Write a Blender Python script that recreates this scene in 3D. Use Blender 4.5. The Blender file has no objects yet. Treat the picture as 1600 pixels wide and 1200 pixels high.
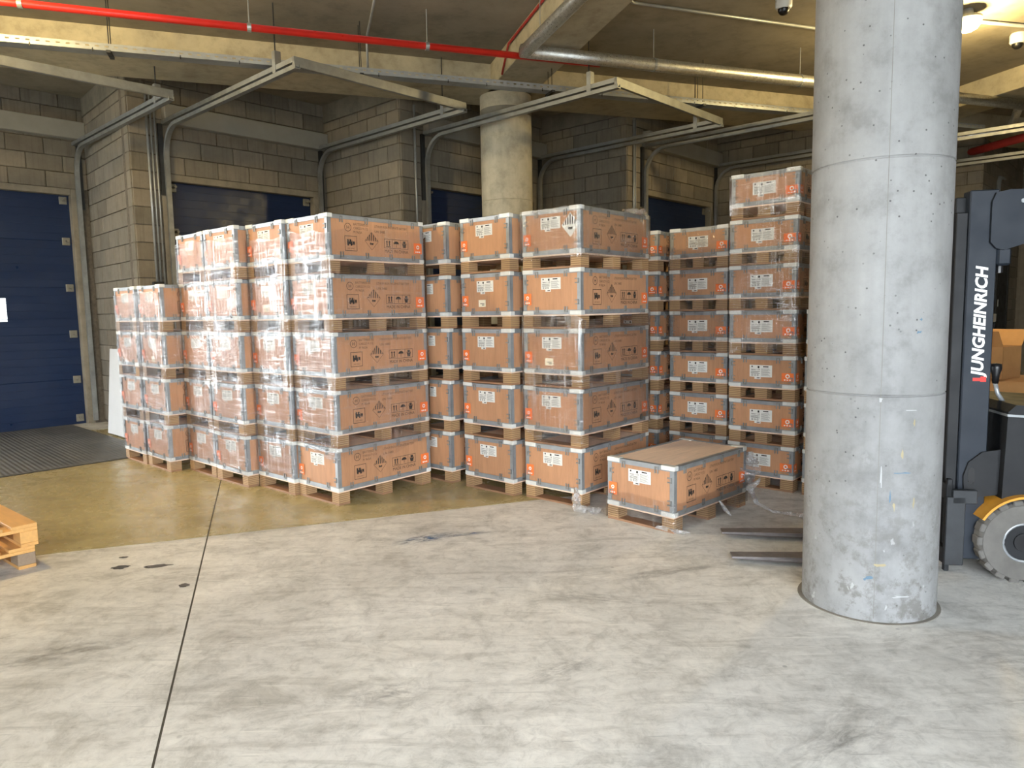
import bpy, math, random
from mathutils import Vector, Matrix
random.seed(7)
sc = bpy.context.scene
COL = sc.collection
PI = math.pi
R_ = math.radians

# ------------------------------------------------------------------ camera
cam = bpy.data.cameras.new('camera')
camo = bpy.data.objects.new('camera', cam); COL.objects.link(camo)
cam.sensor_fit = 'HORIZONTAL'; cam.sensor_width = 36.0
cam.lens = 1119.6 / 1600 * 36.0
cam.clip_start = 0.05; cam.clip_end = 200
_p, _r = 0.102581, -0.018106
_f = Vector((0, math.cos(_p), -math.sin(_p))); _u = Vector((0, math.sin(_p), math.cos(_p))); _x = Vector((1, 0, 0))
_rt = _x * math.cos(_r) + _u * math.sin(_r); _up = _u * math.cos(_r) - _x * math.sin(_r)
M = Matrix((( _rt.x, _up.x, -_f.x), (_rt.y, _up.y, -_f.y), (_rt.z, _up.z, -_f.z))).to_4x4()
M.translation = (0, 0, 1.6)
camo.matrix_world = M
sc.camera = camo

# ------------------------------------------------------------------ exposure, sky
sc.view_settings.view_transform = 'Standard'
sc.view_settings.look = 'None'
sc.view_settings.gamma = 1.0
sc.view_settings.use_curve_mapping = False
sc.view_settings.exposure = -0.4
SKY = 23.0          # overcast daylight through the open sides of the hall
LAMP_W = 540.0      # each warm ceiling lamp
w = bpy.data.worlds.new('sky'); sc.world = w; w.use_nodes = True
nt = w.node_tree; nt.nodes.clear()
wo = nt.nodes.new('ShaderNodeOutputWorld'); bg = nt.nodes.new('ShaderNodeBackground')
tc = nt.nodes.new('ShaderNodeTexCoord'); sp = nt.nodes.new('ShaderNodeSeparateXYZ'); rp = nt.nodes.new('ShaderNodeValToRGB')
nt.links.new(tc.outputs['Generated'], sp.inputs[0]); mz = nt.nodes.new('ShaderNodeMath'); mz.operation = 'MULTIPLY_ADD'; mz.inputs[1].default_value = .5; mz.inputs[2].default_value = .5
nt.links.new(sp.outputs['Z'], mz.inputs[0]); nt.links.new(mz.outputs[0], rp.inputs[0])
el = rp.color_ramp.elements
el[0].position = 0.0; el[0].color = (0.30, 0.31, 0.28, 1)          # ground outside
el[1].position = 1.0; el[1].color = (0.66, 0.80, 1.0, 1)
for p_, c_ in ((.49, (.30,.31,.28,1)), (.505, (.92,.96,1.0,1)), (.75, (.74,.86,1.0,1))):
    x_ = el.new(p_); x_.color = c_
nt.links.new(rp.outputs[0], bg.inputs[0]); bg.inputs[1].default_value = SKY
nt.links.new(bg.outputs[0], wo.inputs[0])
sc.cycles.max_bounces = 7
sc.cycles.transparent_max_bounces = 16

# ------------------------------------------------------------------ helpers
class MB:
    def __init__(s): s.v = []; s.f = []; s.uv = None
    def add(s, vs, fs):
        o = len(s.v); s.v += [tuple(v) for v in vs]; s.f += [tuple(i + o for i in f) for f in fs]; return s
    def box(s, lo, hi, m=None):
        x0, y0, z0 = lo; x1, y1, z1 = hi
        vs = [Vector(p) for p in ((x0,y0,z0),(x1,y0,z0),(x1,y1,z0),(x0,y1,z0),(x0,y0,z1),(x1,y0,z1),(x1,y1,z1),(x0,y1,z1))]
        if m is not None: vs = [m @ v for v in vs]
        return s.add(vs, [(3,2,1,0),(4,5,6,7),(0,1,5,4),(1,2,6,5),(2,3,7,6),(3,0,4,7)])
    def cbox(s, lo, hi, b, m=None):
        """box with chamfered edges"""
        (x0,y0,z0),(x1,y1,z1) = lo, hi
        vs = []
        for k in (0, 1, 2):
            for sx in (0, 1):
                for sy in (0, 1):
                    for sz in (0, 1):
                        v = [x1 if sx else x0, y1 if sy else y0, z1 if sz else z0]
                        for a in range(3):
                            if a != k:
                                v[a] += -b if (sx, sy, sz)[a] else b
                        vs.append(Vector(v))
        I = lambda k, a, c, d: k*8 + a*4 + c*2 + d
        F = [(I(0,0,0,0),I(0,0,0,1),I(0,0,1,1),I(0,0,1,0)), (I(0,1,0,0),I(0,1,1,0),I(0,1,1,1),I(0,1,0,1)),
             (I(1,0,0,0),I(1,1,0,0),I(1,1,0,1),I(1,0,0,1)), (I(1,0,1,0),I(1,0,1,1),I(1,1,1,1),I(1,1,1,0)),
             (I(2,0,0,0),I(2,0,1,0),I(2,1,1,0),I(2,1,0,0)), (I(2,0,0,1),I(2,1,0,1),I(2,1,1,1),I(2,0,1,1))]
        for c in (0,1):
            for d in (0,1):
                F.append((I(1,0,c,d),I(1,1,c,d),I(2,1,c,d),I(2,0,c,d)))
                F.append((I(0,c,0,d),I(0,c,1,d),I(2,c,1,d),I(2,c,0,d)))
                F.append((I(0,c,d,0),I(0,c,d,1),I(1,c,d,1),I(1,c,d,0)))
                for e in (0,1): F.append((I(0,c,d,e),I(1,c,d,e),I(2,c,d,e)))
        if m is not None: vs = [m @ v for v in vs]
        cen = (Vector(lo) + Vector(hi)) / 2
        if m is not None: cen = m @ cen
        G = []
        for f in F:
            n = (vs[f[1]]-vs[f[0]]).cross(vs[f[2]]-vs[f[0]])
            c = sum((vs[i] for i in f), Vector())/len(f)
            G.append(f if n.dot(c-cen) > 0 else tuple(reversed(f)))
        return s.add(vs, G)
    def cyl(s, a, b, r, n=12, r2=None, cap=True):
        a = Vector(a); b = Vector(b); d = (b-a).normalized()
        t = Vector((0,0,1)) if abs(d.z) < .9 else Vector((1,0,0))
        x = d.cross(t).normalized(); y = d.cross(x)
        r2 = r if r2 is None else r2
        vs = [a + (x*math.cos(2*PI*i/n)+y*math.sin(2*PI*i/n))*r for i in range(n)] + [b + (x*math.cos(2*PI*i/n)+y*math.sin(2*PI*i/n))*r2 for i in range(n)]
        fs = [(i, i+n, (i+1)%n+n, (i+1)%n) for i in range(n)]
        if cap: fs += [tuple(range(n)), tuple(reversed(range(n, 2*n)))]
        return s.add(vs, fs)
    def sweep(s, path, prof, upv=(0,0,1), closed=False):
        """profile polygon (list of (a,b)) along a path; a = sideways, b = up"""
        path = [Vector(p) for p in path]; n = len(prof); vs = []
        for i, p in enumerate(path):
            d = (path[min(i+1, len(path)-1)] - path[max(i-1, 0)]).normalized()
            u = Vector(upv); x = d.cross(u)
            if x.length < 1e-4: x = d.cross(Vector((0,1,0)))
            x.normalize(); y = x.cross(d)
            vs += [p + x*a + y*b for a, b in prof]
        fs = []
        for i in range(len(path)-1):
            for j in range(n):
                k = (j+1) % n
                fs.append((i*n+j, i*n+k, (i+1)*n+k, (i+1)*n+j))
        fs += [tuple(reversed(range(n))), tuple(range((len(path)-1)*n, len(path)*n))]
        return s.add(vs, fs)
    def tube(s, path, r, n=10):
        return s.sweep(path, [(r*math.cos(2*PI*i/n), r*math.sin(2*PI*i/n)) for i in range(n)])
    def prism(s, poly, lo, hi, axis='y', m=None):
        """poly in (x,z) extruded along y, or (x,y) along z, or (y,z) along x"""
        n = len(poly)
        def P(a, b, c):
            v = {'y': (a, c, b), 'z': (a, b, c), 'x': (c, a, b)}[axis]
            v = Vector(v); return m @ v if m is not None else v
        vs = [P(a, b, lo) for a, b in poly] + [P(a, b, hi) for a, b in poly]
        fs = [(i, (i+1)%n, (i+1)%n+n, i+n) for i in range(n)] + [tuple(reversed(range(n))), tuple(range(n, 2*n))]
        return s.add(vs, fs)
    def lathe(s, prof, n=48, c=(0,0)):
        """prof list of (r,z) about a vertical axis"""
        k = len(prof)
        vs = [(c[0]+r*math.cos(2*PI*i/n), c[1]+r*math.sin(2*PI*i/n), z) for i in range(n) for r, z in prof]
        fs = [(i*k+j, ((i+1)%n)*k+j, ((i+1)%n)*k+j+1, i*k+j+1) for i in range(n) for j in range(k-1)]
        return s.add(vs, fs)
    def mesh(s, name, mat, smooth=False):
        me = bpy.data.meshes.new(name); me.from_pydata(s.v, [], s.f)
        if mat: me.materials.append(mat)
        me.validate(); me.update()
        if smooth: me.polygons.foreach_set('use_smooth', [True]*len(me.polygons))
        return me
    def build(s, name, mat, parent=None, smooth=False, fix=False):
        me = s.mesh(name, mat, smooth)
        if fix:
            import bmesh
            b = bmesh.new(); b.from_mesh(me); bmesh.ops.recalc_face_normals(b, faces=b.faces); b.to_mesh(me); b.free()
        return link(name, me, parent)
def link(name, me, parent=None):
    o = bpy.data.objects.new(name, me); COL.objects.link(o)
    if parent is not None: o.parent = parent
    return o
def empty(name, loc=(0,0,0), rz=0):
    o = bpy.data.objects.new(name, None); o.empty_display_size = .1; COL.objects.link(o); o.location = loc; o.rotation_euler = (0,0,rz); return o
def tag(o, label=None, cat=None, group=None, kind=None):
    if label: o['label'] = label
    if cat: o['category'] = cat
    if group: o['group'] = group
    if kind: o['kind'] = kind
    return o
def smooth_angle(o, deg=40):
    me = o.data
    me.polygons.foreach_set('use_smooth', [True]*len(me.polygons))
    try: me.set_sharp_from_angle(angle=R_(deg))
    except Exception: pass
    return o

# ------------------------------------------------------------------ materials
def S(r, g, b):
    f = lambda c: (c/255/12.92) if c/255 <= .04045 else ((c/255+.055)/1.055)**2.4
    return (f(r), f(g), f(b), 1)
def newmat(name):
    m = bpy.data.materials.new(name); m.use_nodes = True; n = m.node_tree; n.nodes.clear()
    o = n.nodes.new('ShaderNodeOutputMaterial'); b = n.nodes.new('ShaderNodeBsdfPrincipled'); n.links.new(b.outputs[0], o.inputs[0])
    return m, n, b, o
def N(n, t, **k):
    x = n.nodes.new(t)
    for a, v in k.items():
        if a in x.inputs: x.inputs[a].default_value = v
        else: setattr(x, a, v)
    return x
def coords(n, kind='Object', scale=(1,1,1), rnd=True, rot=(0,0,0)):
    t = N(n, 'ShaderNodeTexCoord'); m = N(n, 'ShaderNodeMapping'); m.inputs['Scale'].default_value = scale; m.inputs['Rotation'].default_value = rot
    n.links.new(t.outputs[kind], m.inputs[0])
    if rnd:
        oi = N(n, 'ShaderNodeObjectInfo'); mu = N(n, 'ShaderNodeMath', operation='MULTIPLY'); mu.inputs[1].default_value = 37.0
        n.links.new(oi.outputs['Random'], mu.inputs[0]); n.links.new(mu.outputs[0], m.inputs['Location'])
    return m.outputs[0]
def noise(n, vec, scale, detail=5, rough=.6, dist=0):
    x = N(n, 'ShaderNodeTexNoise'); x.inputs['Scale'].default_value = scale; x.inputs['Detail'].default_value = detail; x.inputs['Roughness'].default_value = rough; x.inputs['Distortion'].default_value = dist
    n.links.new(vec, x.inputs['Vector']); return x.outputs['Fac']
def ramp(n, fac, stops):
    x = N(n, 'ShaderNodeValToRGB'); e = x.color_ramp.elements
    while len(e) < len(stops): e.new(.5)
    for i, (p, c) in enumerate(stops): e[i].position = p; e[i].color = c if len(c) == 4 else (*c, 1)
    n.links.new(fac, x.inputs[0]); return x.outputs[0]
def mixc(n, fac, a, b, mode='MIX'):
    x = N(n, 'ShaderNodeMix', data_type='RGBA', blend_type=mode)
    for sock, v in ((0, fac), (6, a), (7, b)):
        if hasattr(v, 'is_output'): n.links.new(v, x.inputs[sock])
        else: x.inputs[sock].default_value = v
    return x.outputs[2]
def bump(n, b, h, strength=.3, dist=.01):
    x = N(n, 'ShaderNodeBump'); x.inputs['Strength'].default_value = strength; x.inputs['Distance'].default_value = dist
    n.links.new(h, x.inputs['Height']); n.links.new(x.outputs[0], b.inputs['Normal'])
def simple(name, col, rough=.5, metal=0, var=.12, scale=6, bstr=.0, rnd=True, aniso=(1,1,1), emis=None, es=0):
    m, n, b, o = newmat(name)
    v = coords(n, 'Object', aniso, rnd); f = noise(n, v, scale)
    dk = tuple(c*(1-var*1.6) for c in col[:3])+(1,); lt = tuple(min(1, c*(1+var*1.2)) for c in col[:3])+(1,)
    n.links.new(ramp(n, f, [(.3, dk), (.7, lt)]), b.inputs['Base Color'])
    n.links.new(ramp(n, noise(n, v, scale*2.7), [(.25, (max(0,rough-.1),)*3), (.75, (min(1,rough+.12),)*3)]), b.inputs['Roughness'])
    b.inputs['Metallic'].default_value = metal
    if bstr: bump(n, b, noise(n, v, scale*5), bstr, .004)
    if emis: b.inputs['Emission Color'].default_value = emis; b.inputs['Emission Strength'].default_value = es
    return m

def mat_plywood(name, base, grain_axis):
    m, n, b, o = newmat(name)
    sca = {'z': (9, 9, .9), 'x': (.9, 9, 9), 'y': (9, .9, 9)}[grain_axis]
    v = coords(n, 'Object', sca)
    g1 = noise(n, v, 2.2, 6, .65, .6); g2 = noise(n, v, 9, 4, .7)
    big = noise(n, coords(n, 'Object', (1,1,1)), 2.5, 3)
    d = tuple(c*.80 for c in base[:3]); l = tuple(c*1.10 for c in base[:3])
    c = ramp(n, g1, [(.30, d), (.55, base[:3]), (.75, l)])
    c = mixc(n, .35, c, ramp(n, g2, [(.35, tuple(x*.8 for x in base[:3])), (.65, tuple(x*1.1 for x in base[:3]))]))
    oi = N(n, 'ShaderNodeObjectInfo')
    c = mixc(n, .5, c, ramp(n, oi.outputs['Random'], [(0, (.80,.78,.76)), (.5, (1,1,1)), (1, (1.10,1.04,.96))]), 'MULTIPLY')
    c = mixc(n, .35, c, ramp(n, big, [(.35, (.8,.76,.74)), (.65, (1.08,1.06,1.0))]), 'MULTIPLY')
    n.links.new(c, b.inputs['Base Color']); b.inputs['Roughness'].default_value = .55
    bump(n, b, g2, .12, .002)
    return m
def mat_layered(name):
    m, n, b, o = newmat(name)
    t = N(n, 'ShaderNodeTexCoord'); s_ = N(n, 'ShaderNodeSeparateXYZ'); n.links.new(t.outputs['Object'], s_.inputs[0])
    mu = N(n, 'ShaderNodeMath', operation='MULTIPLY'); mu.inputs[1].default_value = 62; n.links.new(s_.outputs['Z'], mu.inputs[0])
    fr = N(n, 'ShaderNodeMath', operation='FRACT'); n.links.new(mu.outputs[0], fr.inputs[0])
    c = ramp(n, fr.outputs[0], [(0, S(112,84,56)), (.12, S(116,88,58)), (.2, S(166,134,98)), (.7, S(176,145,107)), (.85, S(150,118,84)), (1, S(128,98,66))])
    oi = N(n, 'ShaderNodeObjectInfo')
    c = mixc(n, .6, c, ramp(n, oi.outputs['Random'], [(0, (.75,.72,.7)), (1, (1.08,1.05,1.0))]), 'MULTIPLY')
    n.links.new(c, b.inputs['Base Color']); b.inputs['Roughness'].default_value = .7
    bump(n, b, fr.outputs[0], .2, .003)
    return m
def mat_concrete(name, base, warm=None, scale=1.0, streak=True, rough=.75, pits=True, stains=False):
    m, n, b, o = newmat(name)
    v = coords(n, 'Object', (1,1,1), False)
    n1 = noise(n, v, 1.1*scale, 6, .62, .4); n2 = noise(n, v, 6*scale, 7, .7); n3 = noise(n, coords(n, 'Object', (5,5,.35), False), 1.6*scale, 5, .6)
    B = base[:3]
    c = ramp(n, n1, [(.3, tuple(x*.78 for x in B)), (.5, B), (.72, tuple(min(1, x*1.14) for x in B))])
    c = mixc(n, .55, c, ramp(n, n2, [(.34, (.60,.59,.58)), (.5, (1,1,1)), (.68, (1.2,1.2,1.2))]), 'MULTIPLY')
    if streak: c = mixc(n, .5, c, ramp(n, n3, [(.3, (.74,.74,.73)), (.6, (1.05,1.05,1.05))]), 'MULTIPLY')
    if pits:
        vo = N(n, 'ShaderNodeTexVoronoi'); vo.inputs['Scale'].default_value = 21*scale; n.links.new(v, vo.inputs['Vector'])
        pm = ramp(n, vo.outputs['Distance'], [(.07, (.30,.30,.30)), (.12, (1,1,1))])
        mask = ramp(n, noise(n, v, 2.3*scale, 3), [(.44, (0,0,0)), (.54, (1,1,1))])
        c = mixc(n, mask, c, mixc(n, 1.0, c, pm, 'MULTIPLY'))
    if stains:
        zz = N(n, 'ShaderNodeSeparateXYZ'); n.links.new(v, zz.inputs[0])
        low = ramp(n, zz.outputs['Z'], [(0.0, (1,1,1)), (1.0, (0,0,0))])
        s1 = ramp(n, noise(n, v, 9, 6, .75), [(.49, (0,0,0)), (.60, (.8,.8,.8))])
        mk = mixc(n, 1.0, low, s1, 'MULTIPLY')
        c = mixc(n, mk, c, S(98,95,89))
        s2 = ramp(n, noise(n, coords(n, 'Object', (1.2,1.2,.8), False), 11, 4, .6), [(.66, (0,0,0)), (.69, (1,1,1))])
        c = mixc(n, mixc(n, 1.0, low, s2, 'MULTIPLY'), c, S(168,168,166))
    n.links.new(c, b.inputs['Base Color']); b.inputs['Roughness'].default_value = rough
    bump(n, b, n2, .35, .006)
    return m
def mat_floor(name, base, rough=.34, dirt=1.0, tint=None):
    m, n, b, o = newmat(name)
    v = coords(n, 'Object', (1,1,1), False)
    n1 = noise(n, v, .55, 7, .62, .5); n2 = noise(n, v, 3.2, 8, .72, .6); n3 = noise(n, coords(n, 'Object', (.5,2.6,1), False, (0,0,R_(20))), 3, 7, .7, 1.2)
    B = base[:3]
    c = ramp(n, n1, [(.30, tuple(x*.74 for x in B)), (.5, B), (.70, tuple(x*1.16 for x in B))])
    c = mixc(n, .6*dirt, c, ramp(n, n2, [(.34, (.50,.49,.47)), (.48, (.92,.92,.92)), (.66, (1.16,1.16,1.16))]), 'MULTIPLY')
    c = mixc(n, .45*dirt, c, ramp(n, n3, [(.34, (.55,.53,.50)), (.50, (1,1,1)), (.7, (1.12,1.12,1.12))]), 'MULTIPLY')
    n4 = noise(n, v, 14, 8, .8, .8)
    c = mixc(n, .5*dirt, c, ramp(n, n4, [(.36, (.62,.61,.60)), (.5, (1,1,1)), (.64, (1.14,1.14,1.14))]), 'MULTIPLY')
    # worn dark patches
    d1 = ramp(n, noise(n, v, 1.7, 9, .78, .9), [(.60, (0,0,0)), (.72, (1,1,1))])
    c = mixc(n, mixc(n, 1.0, d1, (.42*dirt,)*3+(1,), 'MULTIPLY'), c, tuple(x*.42 for x in B)+(1,))
    # fine scratches
    for k, (ang, sc_) in enumerate(((25, 1.0), (-50, .8), (75, .9))):
        w_ = N(n, 'ShaderNodeTexNoise'); w_.inputs['Scale'].default_value = 2.0*sc_; w_.inputs['Detail'].default_value = 2
        n.links.new(coords(n, 'Object', (1.5, 34, 1), False, (0,0,R_(ang))), w_.inputs['Vector'])
        sm = ramp(n, w_.outputs['Fac'], [(.70, (0,0,0)), (.72, (.6,.6,.6))])
        c = mixc(n, sm, c, tuple(x*(.55 if k != 1 else 1.15) for x in B)+(1,))
    fl_ = N(n, 'ShaderNodeTexVoronoi'); fl_.inputs['Scale'].default_value = 5.5; n.links.new(v, fl_.inputs['Vector'])
    fk_ = mixc(n, 1.0, ramp(n, fl_.outputs['Distance'], [(.045, (1,1,1)), (.07, (0,0,0))]), ramp(n, noise(n, v, 1.3, 4), [(.50, (0,0,0)), (.58, (.8,.8,.8))]), 'MULTIPLY')
    c = mixc(n, fk_, c, tuple(x*.45 for x in B)+(1,))
    n.links.new(c, b.inputs['Base Color'])
    n.links.new(ramp(n, n2, [(.3, (rough+.16,)*3), (.7, (rough-.06,)*3)]), b.inputs['Roughness'])
    b.inputs['Specular IOR Level'].default_value = .45
    bump(n, b, n2, .06, .006)
    return m
def mat_block(name):
    m, n, b, o = newmat(name)
    v = coords(n, 'Object', (1,1,1)); n1 = noise(n, v, 5, 6, .7); n2 = noise(n, v, 40, 4, .7)
    oi = N(n, 'ShaderNodeObjectInfo')
    c = ramp(n, oi.outputs['Random'], [(0, S(108,102,90)), (.35, S(118,112,99)), (.7, S(126,118,104)), (1, S(113,105,91))])
    c = mixc(n, .6, c, ramp(n, n1, [(.3, (.68,.66,.64)), (.6, (1.06,1.05,1.04))]), 'MULTIPLY')
    vs = noise(n, coords(n, 'Object', (26,26,.7)), 1.0, 4, .65)
    c = mixc(n, .35, c, ramp(n, vs, [(.34, (.5,.48,.46)), (.5, (1,1,1))]), 'MULTIPLY')
    n.links.new(c, b.inputs['Base Color']); b.inputs['Roughness'].default_value = .92
    bump(n, b, n2, .5, .004)
    return m
def mat_film(name, dist=.007, milk=0.0, rough=.10, gloss=.21):
    m, n, b, o = newmat(name); n.nodes.remove(b)
    uv = N(n, 'ShaderNodeUVMap')
    def mp(scale, rot=0):
        x = N(n, 'ShaderNodeMapping'); x.inputs['Scale'].default_value = (*scale, 1); x.inputs['Rotation'].default_value = (0,0,rot); n.links.new(uv.outputs[0], x.inputs[0]); return x.outputs[0]
    vert = noise(n, mp((34, 1.6)), 1.0, 5, .7, .4)        # vertical stretch lines
    diag = noise(n, mp((3, 26), R_(14)), 1.0, 5, .7, .7)   # slanting overlap folds
    diag2 = noise(n, mp((2.6, 30), R_(-22)), 1.0, 4, .7, .5)
    crumple = noise(n, mp((9, 9)), 1.0, 6, .7, 1.2)
    sv = ramp(n, vert, [(.50, (0,0,0)), (.60, (1,1,1))])
    sd = ramp(n, diag, [(.54, (0,0,0)), (.62, (1,1,1))])
    sd2 = ramp(n, diag2, [(.56, (0,0,0)), (.63, (1,1,1))])
    cr = ramp(n, noise(n, mp((2.2, 2.6)), 1.0, 4, .6, .8), [(.42, (.15,.15,.15)), (.62, (1,1,1))])   # loose and tight areas
    a1 = N(n, 'ShaderNodeMath', operation='MAXIMUM'); n.links.new(sv, a1.inputs[0]); n.links.new(sd, a1.inputs[1])
    a2 = N(n, 'ShaderNodeMath', operation='MAXIMUM'); n.links.new(a1.outputs[0], a2.inputs[0]); n.links.new(sd2, a2.inputs[1])
    a3 = N(n, 'ShaderNodeMath', operation='MULTIPLY'); n.links.new(a2.outputs[0], a3.inputs[0]); n.links.new(cr, a3.inputs[1])
    h = N(n, 'ShaderNodeMath', operation='MULTIPLY_ADD'); n.links.new(vert, h.inputs[0]); h.inputs[1].default_value = 1.2; n.links.new(diag, h.inputs[2])
    h2 = N(n, 'ShaderNodeMath', operation='MULTIPLY_ADD'); n.links.new(crumple, h2.inputs[0]); h2.inputs[1].default_value = 1.0; n.links.new(h.outputs[0], h2.inputs[2])
    bp = N(n, 'ShaderNodeBump'); bp.inputs['Strength'].default_value = .5; bp.inputs['Distance'].default_value = dist; n.links.new(h2.outputs[0], bp.inputs['Height'])
    gl = N(n, 'ShaderNodeBsdfGlossy'); gl.inputs['Roughness'].default_value = rough; gl.inputs['Color'].default_value = (1,1,1,1); n.links.new(bp.outputs[0], gl.inputs['Normal'])
    df2 = N(n, 'ShaderNodeBsdfDiffuse'); df2.inputs['Color'].default_value = (.9,.9,.92,1); n.links.new(bp.outputs[0], df2.inputs['Normal'])
    tr = N(n, 'ShaderNodeBsdfTransparent'); tr.inputs['Color'].default_value = (.985,.985,.985,1)
    fr = N(n, 'ShaderNodeFresnel'); fr.inputs['IOR'].default_value = 1.22; n.links.new(bp.outputs[0], fr.inputs['Normal'])
    k2 = N(n, 'ShaderNodeMath', operation='MULTIPLY_ADD'); n.links.new(a3.outputs[0], k2.inputs[0]); k2.inputs[1].default_value = gloss; n.links.new(fr.outputs[0], k2.inputs[2]); k2.use_clamp = True
    md = N(n, 'ShaderNodeMixShader'); n.links.new(tr.outputs[0], md.inputs[1]); n.links.new(df2.outputs[0], md.inputs[2])
    mm = N(n, 'ShaderNodeMath', operation='MULTIPLY_ADD'); n.links.new(a3.outputs[0], mm.inputs[0]); mm.inputs[1].default_value = .05+milk; mm.inputs[2].default_value = .004+milk*.6
    n.links.new(mm.outputs[0], md.inputs[0])
    mx = N(n, 'ShaderNodeMixShader'); n.links.new(k2.outputs[0], mx.inputs[0]); n.links.new(md.outputs[0], mx.inputs[1]); n.links.new(gl.outputs[0], mx.inputs[2])
    n.links.new(mx.outputs[0], o.inputs[0])
    return m

PLY_S = mat_plywood('plywood_side', S(190,142,106), 'z')
PLY_L = mat_plywood('plywood_lid_brightened', S(242,214,190), 'x')  # lid plywood paler than the sides: light on top put into the colour
LAYER = mat_layered('laminated_block')
BOARD = mat_plywood('board_wood', S(150,114,86), 'y')
GALV = simple('galvanised_steel', S(154,158,160), .40, .45, .10, 9)
CAP = simple('pale_corner_cap', S(214,214,208), .45, .1, .06, 12)
CLIP = simple('steel_clip', S(140,140,136), .45, .4, .15, 20)
PAPER = simple('white_label_paper', S(222,220,212), .6, 0, .03, 10)
CREAM = simple('cream_slip_paper', S(232,222,196), .6, 0, .03, 10)
ORANGE = simple('orange_sticker', S(240,122,58), .5, 0, .04, 10)
INK = simple('black_ink', S(44,38,34), .7, 0, .1, 10)
INKF = simple('faded_ink', S(92,70,54), .75, 0, .2, 30)
WHITEP = simple('white_print', S(240,238,232), .6, 0, .02, 10)
FILM = mat_film('stretch_film')
FILMC = mat_film('crinkled_film', .014, .006, .08, .36)
FILML = mat_film('loose_film', .012, .30, .08)
FLOOR1 = mat_floor('concrete_floor', S(216,213,206), .36)
FLOOR2 = mat_floor('sealed_yellowed_floor', S(170,156,112), .22, .7)
JOINT = simple('joint_filler', S(74,70,62), .9)
CONC = mat_concrete('column_concrete', S(140,140,139), rough=.62, stains=True)
CONCF = mat_concrete('far_column_concrete', S(182,174,152), rough=.8, pits=False)
CEIL = mat_concrete('ceiling_concrete', S(134,126,110), scale=.5, streak=False, rough=.85, pits=False)
BEAM = mat_concrete('beam_concrete', S(176,166,140), scale=.9, streak=False, rough=.85, pits=False)
MORTAR = simple('mortar', S(92,84,72), .95, 0, .2, 20)
BLOCK = mat_block('concrete_block')
BLUE = simple('blue_door_steel', S(17,36,68), .36, .1, .06, 2)
BOXG = simple('grey_shutter_box', S(140,138,130), .6, .1, .06, 3)
RED = simple('red_pipe_paint', S(214,44,34), .35, 0, .06, 5)
DRED = simple('dull_red_cable', S(150,40,34), .6, 0, .08, 5)
FOIL = simple('foil_wrap', S(205,205,200), .32, .85, .12, 26, .6)
STEEL = simple('track_steel', S(150,152,150), .45, .7, .12, 7)
DARKST = simple('dark_steel', S(58,60,62), .45, .6, .15, 7)
WHITE = simple('white_board', S(196,197,196), .6, 0, .02, 3)
WHPL = simple('white_plastic', S(225,224,218), .4, 0, .02, 3)
BLACK = simple('black_plastic', S(22,22,24), .35, 0, .1, 5)
PINE = mat_plywood('pine_pallet', S(214,164,98), 'x')
PINEG = mat_plywood('weathered_pine', S(150,130,108), 'x')
FBLUE = simple('blue_grey_paint', S(25,33,43), .55, .15, .06, 3)
FDARK = simple('charcoal_paint', S(20,22,25), .58, .15, .08, 3)
FORKM = simple('fork_steel', S(112,106,104), .45, .2, .18, 9)
TYRE = simple('grey_tyre', S(100,97,92), .8, 0, .12, 8, .3)
YELLOW = simple('yellow_paint', S(208,146,48), .45, 0, .1, 6)
BRK = simple('bracket_steel', S(128,124,112), .5, .3)
LINT = mat_concrete('lintel_concrete', S(126,118,102), pits=False)
PLATE = None
def mat_plate():
    m, n, b, o = newmat('checker_plate')
    v = coords(n, 'Object', (1,1,1), False)
    w1 = N(n, 'ShaderNodeTexWave', wave_type='BANDS', bands_direction='DIAGONAL'); w1.inputs['Scale'].default_value = 9; n.links.new(v, w1.inputs['Vector'])
    c = ramp(n, noise(n, v, 3, 6), [(.3, S(84,84,84)), (.7, S(122,120,116))])
    n.links.new(c, b.inputs['Base Color']); b.inputs['Metallic'].default_value = .35; b.inputs['Roughness'].default_value = .5
    bump(n, b, w1.outputs['Fac'], .6, .006)
    return m
PLATE = mat_plate()

# ------------------------------------------------------------------ directions of the building
A = R_(43)
RV = Vector((math.sin(A), math.cos(A), 0))      # along the door bays, to the right and back
LV = Vector((-math.cos(A), math.sin(A), 0))     # along the pier returns, to the left and back
T = Vector((.9446, .3283, 0)); NV = Vector((-.3283, .9446, 0))   # structural grid
def frame(o, x, y=None):
    """matrix with local x = x, local y = y (default: z cross x), z up, at o"""
    x = Vector(x).normalized(); z = Vector((0,0,1)); y = z.cross(x) if y is None else Vector(y)
    m = Matrix((x, y, z)).transposed().to_4x4(); m.translation = Vector(o); return m

# ------------------------------------------------------------------ floor
floor = empty('floor'); tag(floor, kind='structure', label='smooth concrete warehouse floor cut into large slabs')
ts = [-26.4, -19.9, -13.4, -6.945, -.445, 6.055, 12.555, 19.05]; ns = [-12.5, -6.5, -.46, 5.542, 11.6, 17.6, 23.6]
g = .005
tm = frame((0,0,0), T, NV)
MB().box((-26,-12,-.14), (18.5,23,-.003), tm).build('joint_base', JOINT, floor)
for i in range(len(ts)-1):
    for j in range(len(ns)-1):
        MB().box((ts[i]+g, ns[j]+g, -.10), (ts[i+1]-g, ns[j+1]-g, 0), tm).build('floor_slab', FLOOR2 if j == 3 else FLOOR1, floor)

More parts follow.
